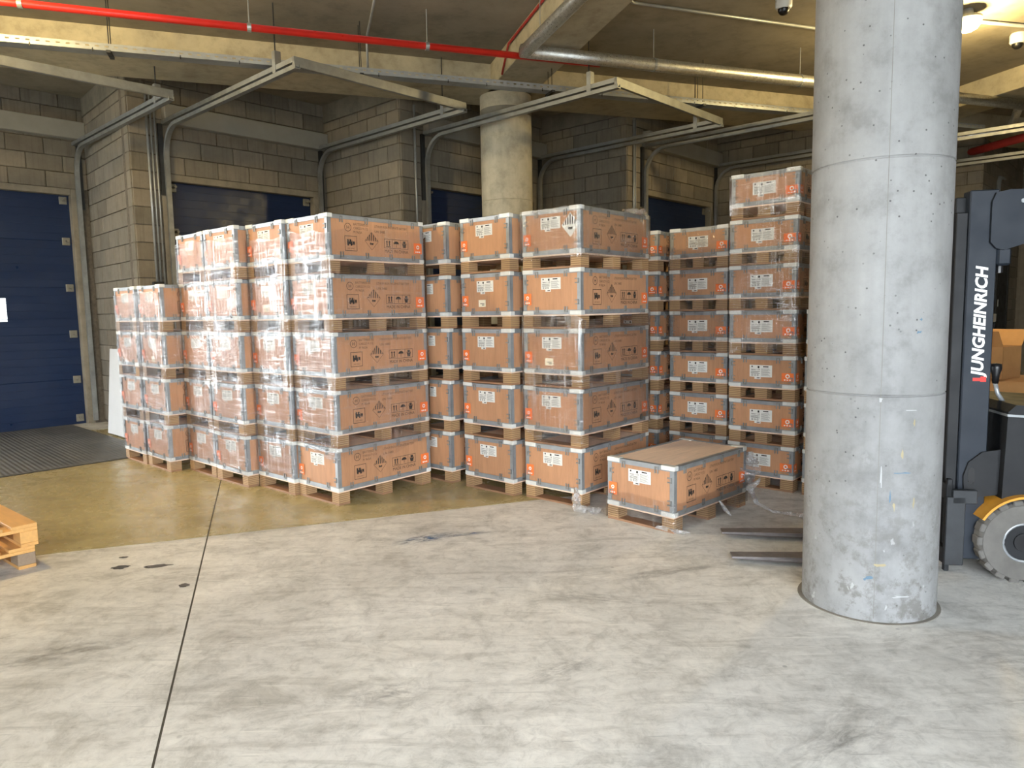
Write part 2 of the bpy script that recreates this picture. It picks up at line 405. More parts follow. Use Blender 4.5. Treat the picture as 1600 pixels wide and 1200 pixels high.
# ------------------------------------------------------------------ saw-tooth wall of dock bays
def blockwall(parent, o, d, nrm, length, z0, z1, skip=None, zc0=.04, h=.23, bl=.46, half0=0):
    """running-bond blocks on plane through o, along d, facing nrm"""
    m = Matrix((d, -nrm, Vector((0,0,1)))).transposed().to_4x4(); m.translation = o
    k = 0; z = zc0
    while z < z1 - .02:
        zt = min(z+h, z1)
        if z >= z0 - .001:
            ranges = [(0, length)] if not (skip and z < 3.48) else [(0, skip[0]), (skip[1], length)]
            for (r0, r1) in ranges:
                x = -(bl/2 if (k+half0) % 2 else 0)
                while x < r1 - .01:
                    a, b2 = max(x, r0), min(x+bl, r1)
                    if b2-a > .03:
                        key = (round(b2-a, 3), round(zt-z, 3))
                        if key not in blockwall.cache:
                            blockwall.cache[key] = MB().cbox((.005, -.010, .005), (key[0]-.005, .05, key[1]-.005), .005).mesh('block', BLOCK)
                        ob = link('block', blockwall.cache[key], parent)
                        ob.matrix_local = m @ Matrix.Translation((a, 0, z))
                    x += bl
        z += h; k += 1
blockwall.cache = {}
I0 = Vector((-6.29, 10.97, 0))
pts = []          # (corner, inner end of bay) for each bay
c = I0 - RV*3.07
bays = [(c, I0)]
for cx, cy, ix, iy in ((-4.85,9.46,-2.88,11.58), (-1.50,10.29,.58,12.53), (1.84,11.36,3.84,13.50), (5.16,12.27,7.17,14.43), (8.52,13.17,11.4,16.25)):
    bays.append((Vector((cx,cy,0)), Vector((ix,iy,0))))
WALLTOP = 4.86
zlow = [0, .04, 2.3, 2.3, 2.3, .04]
for k, (c, i) in enumerate(bays):
    Lb = (i-c).length; last = k == 5
    d0, d1 = (.46, Lb-.24)                      # door opening
    m = frame(c, RV, LV)
    wl = MB()
    if last:
        wl.box((0, .012, 0), (Lb, .25, WALLTOP), m)
    else:
        wl.box((0, .012, 0), (d0-.1, .25, WALLTOP), m); wl.box((d1+.1, .012, 0), (Lb+.2, .25, WALLTOP), m); wl.box((d0-.1, .012, 3.49), (d1+.1, .25, WALLTOP), m)
    wo_ = wl.build('wall_back_%d' % (k+1), MORTAR); tag(wo_, kind='structure', label='grey concrete block wall around a dock door')
    if last:
        blockwall(wo_, c, RV, -LV, Lb, .04, WALLTOP)
        continue
    skip = (d0-.1, d1+.1)
    blockwall(wo_, c, RV, -LV, Lb, max(zlow[k], .04) if k != 0 else 3.4, WALLTOP, skip)
    if k == 1:
        pass
    # concrete jambs and lintel
    jm = MB().cbox((d0-.1, -.012, 0), (d0, .2, 3.49), .006, m).build('jamb', LINT, wo_)
    jm = MB().cbox((d1, -.012, 0), (d1+.1, .2, 3.49), .006, m).build('jamb', LINT, wo_)
    MB().cbox((d0, -.012, 3.40), (d1, .2, 3.49), .006, m).build('lintel', LINT, wo_)
    # the sectional door
    dr = empty('door_%d' % (k+1)); tag(dr, kind='structure', label='blue sectional dock door of wide horizontal panels')
    n = 5; ph = 3.42/n
    for q in range(n):
        p_ = MB()
        if k == 0 and q == 2:
            # panel with a window cut out
            wx0, wx1, wz0, wz1 = 1.0, 1.48, .20, .53
            x0, x1, z0, z1 = d0-.02, d1+.02, q*ph, (q+1)*ph
            for (xa, xb, za, zb) in ((x0,d0+wx0,z0,z1), (d0+wx1,x1,z0,z1), (d0+wx0,d0+wx1,z0,q*ph+wz0), (d0+wx0,d0+wx1,q*ph+wz1,z1)):
                p_.box((xa,.10,za), (xb,.14,zb), m)
            pn = p_.build('door_panel', BLUE, dr)
            MB().box((d0+wx0,.115,q*ph+wz0), (d0+wx1,.122,q*ph+wz1), m).build('window_pane', simple('daylit_pane', (.9,.95,1,1), .2, 0, .01, 3, emis=(.92,.97,1,1), es=3.2), pn)
        else:
            p_.cbox((d0-.02, .10, q*ph), (d1+.02, .14, (q+1)*ph), .005, m)
            pn = p_.build('door_panel', BLUE, dr)
        for s in range(1, 6):       # shallow pressed ribs
            zz = q*ph + s*ph/6
            r_ = MB().cbox((d0, .0965, zz-.004), (d1, .101, zz+.004), .001, m)
            r_.build('rib', BLUE, pn)
    MB().box((d0-.09,.145,0), (d1+.09,.16,3.5), m).build('backing', BLUE, dr)
    for q in range(n+1):
        zz = min(max(q*ph, .10), 3.33)
        for xx in (d0+.03, d1-.13):
            b_ = MB().cbox((xx, .075, zz-.06), (xx+.10, .10, zz+.05), .004, m).cyl(m @ Vector((xx+.05,.06,zz)), m @ Vector((xx+.05,-.03,zz)), .018, 10)
            b_.build('roller_bracket', BRK, dr)
    # cover box over the opening
    zb = 4.20 if k == 0 else 4.12
    bx_ = MB().cbox((.42, -.13, zb), (Lb-.02, .012, zb+.25), .006, m).build('shutter_box', BOXG)
    nm = ['at far left above the wide open blue door', 'above the door behind the left wrapped stacks', 'left of the round far column', 'right of the round far column', 'hidden by the near column'][k]
    tag(bx_, 'long grey steel cover box %s' % nm, 'cover box', 'cover boxes above the dock doors')
    # lifting tracks
    tr = empty('door_track', c + RV*d0); nm = ['leftmost dock door, ending under the cable tray', 'second dock door, behind wrapped stacks', 'middle dock door, passing behind far column', 'dock door right of far column', 'dock door behind near column'][k]
    tag(tr, 'galvanised overhead track frame of the %s' % nm, 'door track', 'overhead tracks of the dock doors')
    tr.location = (0,0,0)
    zr = 4.07; rr = .36; out = 3.3 if k else 3.45
    for xx in (d0-.03, d1+.09):
        P0 = c + RV*xx - LV*.07
        path = [P0 + Vector((0,0,.05)), P0 + Vector((0,0,2.0)), P0 + Vector((0,0,zr-rr))]
        for a_ in range(1, 9):
            t_ = a_/8*PI/2
            path.append(P0 - LV*rr*(1-math.cos(t_)) + Vector((0,0,zr-rr+rr*math.sin(t_))))
        path += [P0 - LV*1.6 + Vector((0,0,zr)), P0 - LV*out + Vector((0,0,zr))]
        prof = [(-.022,-.03),(.022,-.03),(.022,-.022),(-.012,-.022),(-.012,.022),(.022,.022),(.022,.03),(-.022,.03)]
        MB().sweep(path, [(a_*1.0, b_) for a_, b_ in prof], upv=tuple(RV)).build('rail', STEEL, tr, fix=True)
        Q0 = c + RV*xx
        MB().sweep([Q0 - LV*.02 + Vector((0,0,zr+.05)), Q0 - LV*(out+.06) + Vector((0,0,zr+.05))], [(-.03,-.004),(.03,-.004),(.03,.045),(.024,.045),(.024,.004),(-.03,.004)]).build('angle_iron', STEEL, tr, fix=True)
        # upright angle beside the curve
        sgn = -1 if xx < 1 else 1
        MB().box((xx+sgn*.05-.03, -.05, 3.2), (xx+sgn*.05+.03, -.012, zr+.05), m).build('upright_angle', DARKST, tr)
        H_ = Q0 - LV*(out-.35)
        MB().box((xx-.035, -(out-.30), zr+.02), (xx+.035, -(out-.36), zr+.24), m).build('hanger_plate', STEEL, tr)
        MB().cyl(H_ + Vector((0,0,zr+.2)), H_ + Vector((0,0,4.80)), .007, 6).build('hanger_rod', DARKST, tr)
    MB().cbox((d0-.06, -(out+.06), zr+.0), (d1+.12, -(out+.02), zr+.10), .004, m).build('cross_bar', STEEL, tr)
# pier returns (left faces of the piers)
returns = []
for k in range(5):
    i = bays[k][1]; c2 = bays[k+1][0]
    i = i; d = (c2 - i); Lr = d.length; d.normalize()
    nrm = Vector((-d.y, d.x, 0)); nrm = nrm if nrm.dot(-RV) > 0 else -nrm
    m = Matrix((d, -nrm, Vector((0,0,1)))).transposed().to_4x4(); m.translation = i
    wl = MB().box((-.3, .012, 0), (Lr-.012, .24, WALLTOP), m).build('wall_return_%d' % (k+1), MORTAR); tag(wl, kind='structure', label='side face of a concrete block pier between dock doors')
    blockwall(wl, i, d, nrm, Lr, .04 if k in (0, 4) else 2.3, 4.55, half0=1)
    MB().cbox((0, -.012, 4.56), (Lr+.0, .2, WALLTOP), .006, m).build('capping_beam', LINT, wl)
# closing wall of the hall to the left of the first bay and to the right of the last
c0 = bays[0][0]
MB().box((c0.x-.25, -4, 0), (c0.x+.0, 4.6, 4.86)).build('wall_left', BLOCK)
tag(bpy.data.objects['wall_left'], kind='structure', label='side wall of the hall left of the open gate')
MB().box((14.0, -4, 0), (14.25, 18.6, 4.86)).build('wall_right', BLOCK); tag(bpy.data.objects['wall_right'], kind='structure', label='right side wall of the hall')
# unseen wall behind the camera, added; its gate is sized to shape the daylight
o = MB().box((c0.x-.25,-3.75,0), (-2.8,-3.5,4.86)).box((3.9,-3.75,0), (14.25,-3.5,4.86)).box((-2.8,-3.75,4.2), (3.9,-3.5,4.86)).build('wall_front', BLOCK); tag(o, kind='structure', label='unseen wall added behind the viewer, its wide gate shaping the daylight')
i_ = bays[5][1]
MB().box((i_.x-.1, i_.y, 0), (14.25, i_.y+.25, 4.86)).build('wall_corner', BLOCK); tag(bpy.data.objects['wall_corner'], kind='structure', label='short end wall at the far right')

# ------------------------------------------------------------------ ceiling: slab, edge beam, cross beams
ce = MB().box((-20,-3.75,4.82), (14.25,20,5.1)).build('ceiling', CEIL); tag(ce, kind='structure', label='rough concrete ceiling slab')
Bf = Vector((-.05, 9.85, 0))                  # on the front edge of the edge beam
m = frame(Bf, T, NV)
o = MB().cbox((-13.5, 0, 4.52), (15, .82, 4.83), .008, m).build('trim_1', BEAM); tag(o, kind='structure', label='long concrete edge beam along the dock bays')
FARC = Vector((-.02, 10.25, 0)); NEARC = Vector((1.92, 3.78, 0))
bd = (NEARC - FARC).normalized()
mb_ = frame(FARC, bd)
o = MB().cbox((.2, -.31, 4.52), (12.5, .31, 4.83), .008, mb_).build('trim_2', BEAM); tag(o, kind='structure', label='concrete cross beam between the two round columns')
o = MB().cbox((.2, -.31, 4.52), (12.5, .31, 4.83), .008, frame(FARC + T*7.1, bd)).build('trim_3', BEAM); tag(o, kind='structure', label='concrete cross beam at far right')

def column(name, cen, r, top, mat, rings, label, seam_dir, joint):
    e = empty(name, cen); tag(e, label, 'column')
    prof = [(0, 0), (r, 0)]
    for z in rings: prof += [(r, z-.006), (r-.006, z-.002), (r-.006, z+.002), (r, z+.006)]
    prof += [(r, top), (0, top)]
    sh = MB().lathe(prof, 72).build('shaft', mat, e); smooth_angle(sh, 30)
    if joint:
        s = Vector(seam_dir).normalized(); x = Vector((-s.y, s.x, 0))
        mm = Matrix((x, s, Vector((0,0,1)))).transposed().to_4x4()
        MB().box((-.0014, r-.01, .02), (.0014, r+.0004, top), mm).build('form_seam', simple('seam_grey', S(120,118,112), .9), e)
        MB().lathe([(r-.003,0), (r+.022,0), (r+.020,.003), (r-.003,.003)], 72).build('base_ring', simple('sealant', S(128,122,112), .9), e)
    return e
nc = column('concrete_column', NEARC, .33, 4.52, CONC, (1.15, 2.29, 3.43), 'thick round grey concrete column standing in the foreground', (-.36,-.93,0), True)
fc = column('concrete_column', FARC, .355, 4.52, CONCF, (3.1,), 'round far concrete column rising behind the crate stacks', (0,-1,0), False)
MB().lathe([(.3565,4.24),(.3575,4.24),(.3575,4.33),(.3565,4.33)], 48).build('grey_band', simple('grey_band_paint', S(120,116,104), .8), fc)
# paint scuffs on the near column
def col_patch(cen, r, ang, z, w_, h_, mat, name, parent, seed):
    rnd = random.Random(seed); n = 9; b = MB(); vs = []
    for k in range(n):
        a_ = 2*PI*k/n; q = rnd.uniform(.35, 1.3)
        th = ang + math.cos(a_)*w_*.36*q/r; zz = z + math.sin(a_)*h_*.36*q
        vs.append((math.cos(th)*(r+.0012), math.sin(th)*(r+.0012), zz))
    b.add(vs, [tuple(range(n))]).build(name, mat, parent)
BLP = simple('blue_paint_mark', S(92,116,134), .7); YLP = simple('yellow_paint_mark', S(156,144,112), .7); WHP = simple('white_scuff', S(164,164,163), .7)
a0 = math.atan2(-3.78, -1.92)
for k, (da, z, w_, h_, mt) in enumerate(((.02,.23,.05,.035,BLP), (-.03,.22,.03,.02,BLP), (.16,.30,.07,.03,YLP), (.33,.60,.022,.07,YLP), (.27,.66,.014,.10,BLP), (.14,.74,.012,.16,WHP), (.62,.62,.015,.09,YLP), (.63,1.52,.03,.03,BLP), (.60,1.46,.05,.02,BLP), (.48,.14,.16,.02,WHP), (.45,.77,.12,.015,BLP), (.42,.86,.02,.07,YLP), (.58,1.02,.02,.05,YLP), (.52,1.08,.12,.008,WHP), (.10,1.13,.03,.03,WHP))):
    col_patch(None, .33, a0+da, z, w_, h_, mt, 'paint_scuff', nc, k)

# ------------------------------------------------------------------ services under the ceiling
def onT(p, s): return Vector(p) + T*s
e = empty('sprinkler_pipe'); tag(e, 'bright red sprinkler pipe running across under the ceiling', 'pipe')
P0 = Vector((-2.31, 7.53, 4.44))
MB().tube([onT(P0,-9), onT(P0, 3.6)], .036, 14).build('pipe', RED, e, True)
for s in (-5.4, -2.2, .75-1.0, 1.55):
    q = onT(P0, s)
    MB().tube([q - T*.02, q + T*.02], .043, 14).build('clamp', GALV, e)
    MB().cyl(q+Vector((0,0,.03)), (q.x, q.y, 4.83), .006, 6).build('hanger_rod', GALV, e)
e = empty('red_cable_conduit'); tag(e, 'thin red conduit along the side of the cross beam', 'conduit')
q0 = FARC + bd*.45 + Vector((-.35,-.1,4.50)); side = Vector((-bd.y, bd.x, 0)); side = side if side.x < 0 else -side
pa = [FARC + bd*1.0 + side*.335 + Vector((0,0,4.50)), FARC + bd*1.3 + side*.335 + Vector((0,0,4.76)), FARC + bd*6 + side*.335 + Vector((0,0,4.76))]
MB().tube(pa, .014, 8).build('conduit', DRED, e, True)
# foil wrapped pipe with an elbow
e = empty('foil_pipe'); tag(e, 'silver foil wrapped pipe with an elbow near the far column', 'pipe')
pc = Vector((.21, 8.18, 4.42))
MB().tube([pc, pc - NV*.35, pc - NV*1.0, pc - NV*5.5], .072, 16).build('insulated_run', FOIL, e, True)
MB().tube([pc - T*.05, pc + T*1.0, pc + T*3.0, pc + T*7.7], .072, 16).build('insulated_run', FOIL, e, True)
for s in (1.6, 3.7, 4.15, 6.0):
    q = pc + T*s
    MB().tube([q - T*.012, q + T*.012], .078, 14).build('clamp', GALV, e)
    MB().cyl(q, (q.x, q.y, 4.83), .005, 6).build('hanger_rod', GALV, e)
q = pc - NV*.45
MB().cyl(q, (q.x, q.y, 4.83), .005, 6).build('hanger_rod', GALV, e)
e = empty('insulated_pipe'); tag(e, 'grey insulated pipe zigzagging at far right beyond the near column', 'pipe')
MB().tube([Vector((7.5,10.85,4.42)), Vector((8.25,12.1,4.42))], .06, 12).build('insulated_run', FOIL, e, True)
MB().tube([Vector((8.25,12.1,4.42)), Vector((7.0,13.6,4.42))], .06, 12).build('insulated_run', FOIL, e, True)
o = MB().tube([Vector((8.7,11.4,4.3)), Vector((8.2,14.6,4.3))], .07, 12).build('red_pipe', DRED, None, True); tag(o, 'dark red pipe at far right beyond the near column', 'pipe')
# slotted cable tray
e = empty('cable_tray'); tag(e, 'long slotted metal cable tray hanging across the hall', 'cable tray')
P0 = Vector((-1.12, 8.56, 4.29)); m = frame(P0, T, NV)
s0, s1 = -9.0, 9.0
b = MB().box((s0,-.075,-.035), (s1,.075,-.031), m).box((s0,-.075,-.035), (s1,-.072,-.002), m).box((s0,-.075,.012), (s1,-.072,.035), m).box((s0,.072,-.035), (s1,.075,.035), m)
b.build('tray_channel', GALV, e)
b = MB(); x = s0
while x < s1:
    b.box((x,-.075,-.002), (x+.05,-.072,.012), m); x += .085
tag(b.build('slot_web', GALV, e), kind='stuff')
for s in (-5.6, -3.05, -.55, 1.75, 3.9, 6.4):
    h_ = MB()
    for dy in (-.06, .06): h_.cyl(m @ Vector((s,dy,-.05)), m @ Vector((s,dy,.535)), .005, 6)
    h_.box((s-.02,-.11,-.06), (s+.02,.11,-.035), m)
    h_.build('trapeze_hanger', DARKST, e)
cb = MB()
for q in range(4):
    cb.tube([m @ Vector((s0+(s1-s0)*t/30, -.045+.03*q+.008*math.sin(t*1.7+q), -.018)) for t in range(31)], .011, 6)
cb.build('cables', BLACK, e)
b = MB()
for q in range(26):
    xx = s0+.5+q*.68+random.uniform(-.15,.15); b.box((xx,-.079,-.05), (xx+.008,-.07,-.015), m)
tag(b.build('cable_ties', BLACK, e), kind='stuff')
# conduits
o = MB().tube([Vector((-1.25,7.4,4.80)), Vector((-1.50,8.3,4.80)), Vector((-1.60,8.65,4.80)), Vector((-1.62,8.72,4.74)), Vector((-1.62,8.72,4.40))], .014, 8).build('ceiling_conduit', GALV, None, True)
tag(o, 'thin grey conduit dropping from ceiling to cable tray', 'conduit')
o = MB().tube([Vector((.9,6.6,4.79)), Vector((1.25,7.75,4.79)), Vector((1.35,7.9,4.79)), Vector((1.5,7.95,4.79)), Vector((4.2,8.9,4.79))], .018, 8).build('ceiling_conduit', GALV, None, True)
tag(o, 'thin grey conduit bending on the ceiling right of cross beam', 'conduit')
o = MB().tube([Vector((5.3,8.55,4.79)), Vector((8.4,9.3,4.79))], .022, 8).build('ceiling_conduit', GALV, None, True)
tag(o, 'grey conduit between the lit ceiling lamp and right security camera', 'conduit')
def dome(loc, label):
    e = empty('security_camera', loc); tag(e, label, 'camera', 'ceiling dome cameras')
    b = MB().lathe([(0,.10),(.075,.10),(.085,.08),(.085,.0),(.07,-.02),(.0,-.02)], 28).build('housing', WHPL, e); smooth_angle(b, 50)
    b = MB().lathe([(.06,-.018),(.057,-.045),(.04,-.07),(.018,-.082),(0,-.085)], 24).build('dome', BLACK, e, True)
dome((2.93, 7.9, 4.72), 'white dome security camera left of the near column')
dome((6.2, 9.05, 4.72), 'white dome security camera at the right edge')
def lamp(loc, label, k=1.0):
    e = empty('ceiling_lamp', loc); tag(e, label, 'lamp', 'warm ceiling lamps')
    b = MB().lathe([(0,.16),(.05,.16),(.06,.10),(.14,.07),(.15,.045),(0,.045)], 28).build('housing', GALV, e); smooth_angle(b, 50)
    b = MB().lathe([(.14,.044),(.135,.0),(.10,-.05),(.05,-.075),(0,-.08)], 28).build('diffuser', simple('lit_glass', (1,.9,.6,1), .3, 0, .01, 3, emis=(1.0,.78,.36,1), es=14), e, True)
    l = bpy.data.lights.new('bulb', 'POINT'); l.energy = LAMP_W*k; l.color = (1.0, .75, .33); l.shadow_soft_size = .12
    lo = bpy.data.objects.new('bulb', l); COL.objects.link(lo); lo.parent = e; lo.location = (0,0,-.22)
lamp((5.12, 8.3, 4.66), 'glowing warm lamp on the ceiling right of near column', .75)
lamp((-4.7, 5.3, 4.66), 'glowing warm lamp on ceiling near the left gate')

# wall conduits and small boxes
def wall_conduit(c, off, z0, z1, label, n=2, box=None, mat=GALV):
    e = empty('wall_conduit', c + RV*off - LV*.03); e.rotation_euler = (0,0,PI/2-A); tag(e, label, 'conduit')
    for q in range(n): MB().tube([Vector((q*.05,0,z0)), Vector((q*.05,0,z1))], .012 if q else .016, 8).build('conduit', mat, e, True)
    if box: MB().cbox((-.06,-.03,box), (.08,.04,box+.16), .006).build('junction_box', DARKST, e)
wall_conduit(bays[1][0], .22, 1.95, 4.5, 'pair of thin conduits on first block pier with a junction box', 3, 1.9)
wall_conduit(bays[2][0], .24, 2.2, 4.5, 'single bright conduit on second block pier', 1)
wall_conduit(bays[3][0], .14, 2.2, 4.5, 'pair of thin conduits on third block pier', 2)
e = empty('wall_conduit', bays[5][0] + RV*1.25 - LV*.03); e.rotation_euler = (0,0,PI/2-A); tag(e, 'bundle of conduits bending at the far right wall behind forklift', 'conduit')
for q in range(3):
    MB().tube([Vector((q*.09,0,1.35)), Vector((q*.09,0,3.7-.0*q)), Vector((q*.09+.04,0,3.9)), Vector((q*.09+.16,0,4.0)), Vector((q*.09+.6,0,4.02))], .022, 8).build('conduit', GALV, e, True)
MB().cbox((-.06,-.05,1.20), (.24,.03,1.36), .01).build('switch_box', WHPL, e)
# dark cabinet door on the far right wall
m = frame(bays[5][0] + RV*1.72, RV, LV)
e = empty('door_6'); tag(e, kind='structure', label='dark grey metal door in the far right wall')
MB().cbox((0,-.03,0), (1.1,.03,2.75), .01, m).build('door_leaf', FBLUE, e)
MB().cbox((-.08,-.05,0), (0,.03,2.83), .01, m).build('door_frame', FDARK, e); MB().cbox((1.1,-.05,0), (1.18,.03,2.83), .01, m).build('door_frame', FDARK, e); MB().cbox((0,-.05,2.75), (1.1,.03,2.83), .01, m).build('door_frame', FDARK, e)
for z in (.5, 1.5, 2.4): MB().cbox((.01,-.06,z), (.05,-.03,z+.14), .004, m).build('hinge', GALV, e)

# ------------------------------------------------------------------ steel dock plate and white boards
m = frame(bays[0][0], RV, LV)
o = MB().cbox((.30,-3.36,-.004), (2.62,.06,.010), .003, m).build('dock_plate', PLATE); tag(o, 'dark ribbed steel dock leveller plate before the left blue door', 'dock plate')
o2 = MB().box((.28,-3.385,0), (2.64,-3.36,.006), m).build('plate_edge', DARKST, o)
for k, (y0, y1, h_, off, top_, lab) in enumerate(((-2.15,-1.33,1.16,.36,.26,'front white foam board leaning by the block pier, left of crates'), (-2.10,-1.41,1.21,.30,.16,'middle of three white foam boards leaning by block pier'), (-2.05,-1.55,1.25,.24,.03,'rearmost and tallest white foam board leaning on block pier'))):
    th = math.asin((off-top_)/h_)
    e = MB().cbox((-.0115, y0, 0), (.0115, y1, h_), .002).build('foam_board', WHITE)
    e.matrix_world = m @ Matrix.Translation((3.05-off, 0, .018)) @ Matrix.Rotation(th, 4, 'Y')
    tag(e, lab, 'board', 'white boards against the pier')

# ------------------------------------------------------------------ text helper
def text_polys(s, size, x, y, align='LEFT', bold=0, sx=1.0):
    key = (s, bold)
    if key not in text_polys.cache:
        cu = bpy.data.curves.new('t', 'FONT'); cu.body = s; cu.size = 1; cu.offset = bold; cu.resolution_u = 3
        ob = bpy.data.objects.new('t', cu); COL.objects.link(ob)
        dg = bpy.context.evaluated_depsgraph_get(); me = bpy.data.meshes.new_from_object(ob.evaluated_get(dg))
        text_polys.cache[key] = ([(v.co.x, v.co.y) for v in me.vertices], [tuple(p.vertices) for p in me.polygons])
        bpy.data.objects.remove(ob); bpy.data.curves.remove(cu); bpy.data.meshes.remove(me)
    vs, fs = text_polys.cache[key]
    xs = [v[0] for v in vs]; w0, w1 = min(xs), max(xs)
    out = []
    for f in fs: out.append([((vs[i][0]-w0)*size*sx + x - ((w1-w0)*size*sx/2 if align == 'C' else 0), vs[i][1]*size + y) for i in f])
    return out
text_polys.cache = {}
def text_fit(s, x0, x1, y, h, bold=0):
    """text stretched to run from x0 to x1 with cap height h"""
    p = text_polys(s, 1, 0, 0, bold=bold); xs = [q[0] for f in p for q in f]; ys = [q[1] for f in p for q in f]
    kx = (x1-x0)/(max(xs)-min(xs)); ky = h/max(ys)
    return [[(x0+(a-min(xs))*kx, y+b*ky) for a, b in f] for f in p]
class Canvas:
    def __init__(s): s.p = []
    def poly(s, pts): s.p.append(list(pts)); return s
    def rect(s, x0, y0, x1, y1): return s.poly([(x0,y0),(x1,y0),(x1,y1),(x0,y1)])
    def frame(s, x0, y0, x1, y1, w_): return s.rect(x0,y0,x1,y0+w_).rect(x0,y1-w_,x1,y1).rect(x0,y0+w_,x0+w_,y1-w_).rect(x1-w_,y0+w_,x1,y1-w_)
    def ring(s, cx, cy, r, w_, n=24):
        for i in range(n):
            a, b_ = 2*PI*i/n, 2*PI*(i+1)/n
            s.poly([(cx+r*math.cos(a),cy+r*math.sin(a)),(cx+r*math.cos(b_),cy+r*math.sin(b_)),(cx+(r-w_)*math.cos(b_),cy+(r-w_)*math.sin(b_)),(cx+(r-w_)*math.cos(a),cy+(r-w_)*math.sin(a))])
        return s
    def disc(s, cx, cy, r, n=14): return s.poly([(cx+r*math.cos(2*PI*i/n), cy+r*math.sin(2*PI*i/n)) for i in range(n)])
    def ext(s, polys): s.p += polys; return s
    def line(s, x0, y0, x1, y1, w_):
        d = Vector((x1-x0, y1-y0)).normalized()*w_/2; return s.poly([(x0+d.y,y0-d.x),(x1+d.y,y1-d.x),(x1-d.y,y1+d.x),(x0-d.y,y0+d.x)])
    def mesh(s, name, mat, mapf):
        b = MB()
        for p in s.p: b.add([mapf(a, c_) for a, c_ in p], [tuple(range(len(p)))])
        return b.mesh(name, mat)
def hazard_marks(cv, cx, cy, hw, hh, border=True):
    """class 9 diamond: stripes above, batteries below"""
    if border:
        for (xa, ya, xb, yb) in ((cx-hw,cy,cx,cy+hh),(cx,cy+hh,cx+hw,cy),(cx+hw,cy,cx,cy-hh),(cx,cy-hh,cx-hw,cy)): cv.line(xa, ya, xb, yb, hw*.035)
    sw = hw*.125
    for q in range(-3, 4):
        x = cx + q*hw*.27; top = hh*(1-abs(x-cx)/hw)
        xa, xb = x-sw/2, x+sw/2
        ta = cy+hh*.94*(1-abs(xa-cx)/hw); tb = cy+hh*.94*(1-abs(xb-cx)/hw)
        if q == 0: cv.poly([(xa,cy+.02*hh),(xb,cy+.02*hh),(xb,tb),(cx,cy+hh*.94),(xa,ta)])
        elif abs(q) == 3: cv.poly([(x-sw*.7,cy+.0*hh),(x+sw*.7,cy+.0*hh),(x-sw*.5*(1 if q>0 else -1),cy+hh*.20)] if q>0 else [(x-sw*.7,cy),(x+sw*.7,cy),(x+sw*.5,cy+hh*.20)])
        else: cv.poly([(xa,cy+.02*hh),(xb,cy+.02*hh),(xb,tb),(xa,ta)])
    for q, (dx, dy, w_, h_) in enumerate(((-.16,-.30,.16,.24),(.02,-.34,.13,.18),(.17,-.31,.14,.20))):
        cv.rect(cx+dx*hw-w_*hw/2, cy+dy*hh-h_*hh/2, cx+dx*hw+w_*hw/2, cy+dy*hh+h_*hh/2)
    cv.rect(cx-.26*hw, cy-.28*hh, cx+.28*hw, cy-.23*hh)

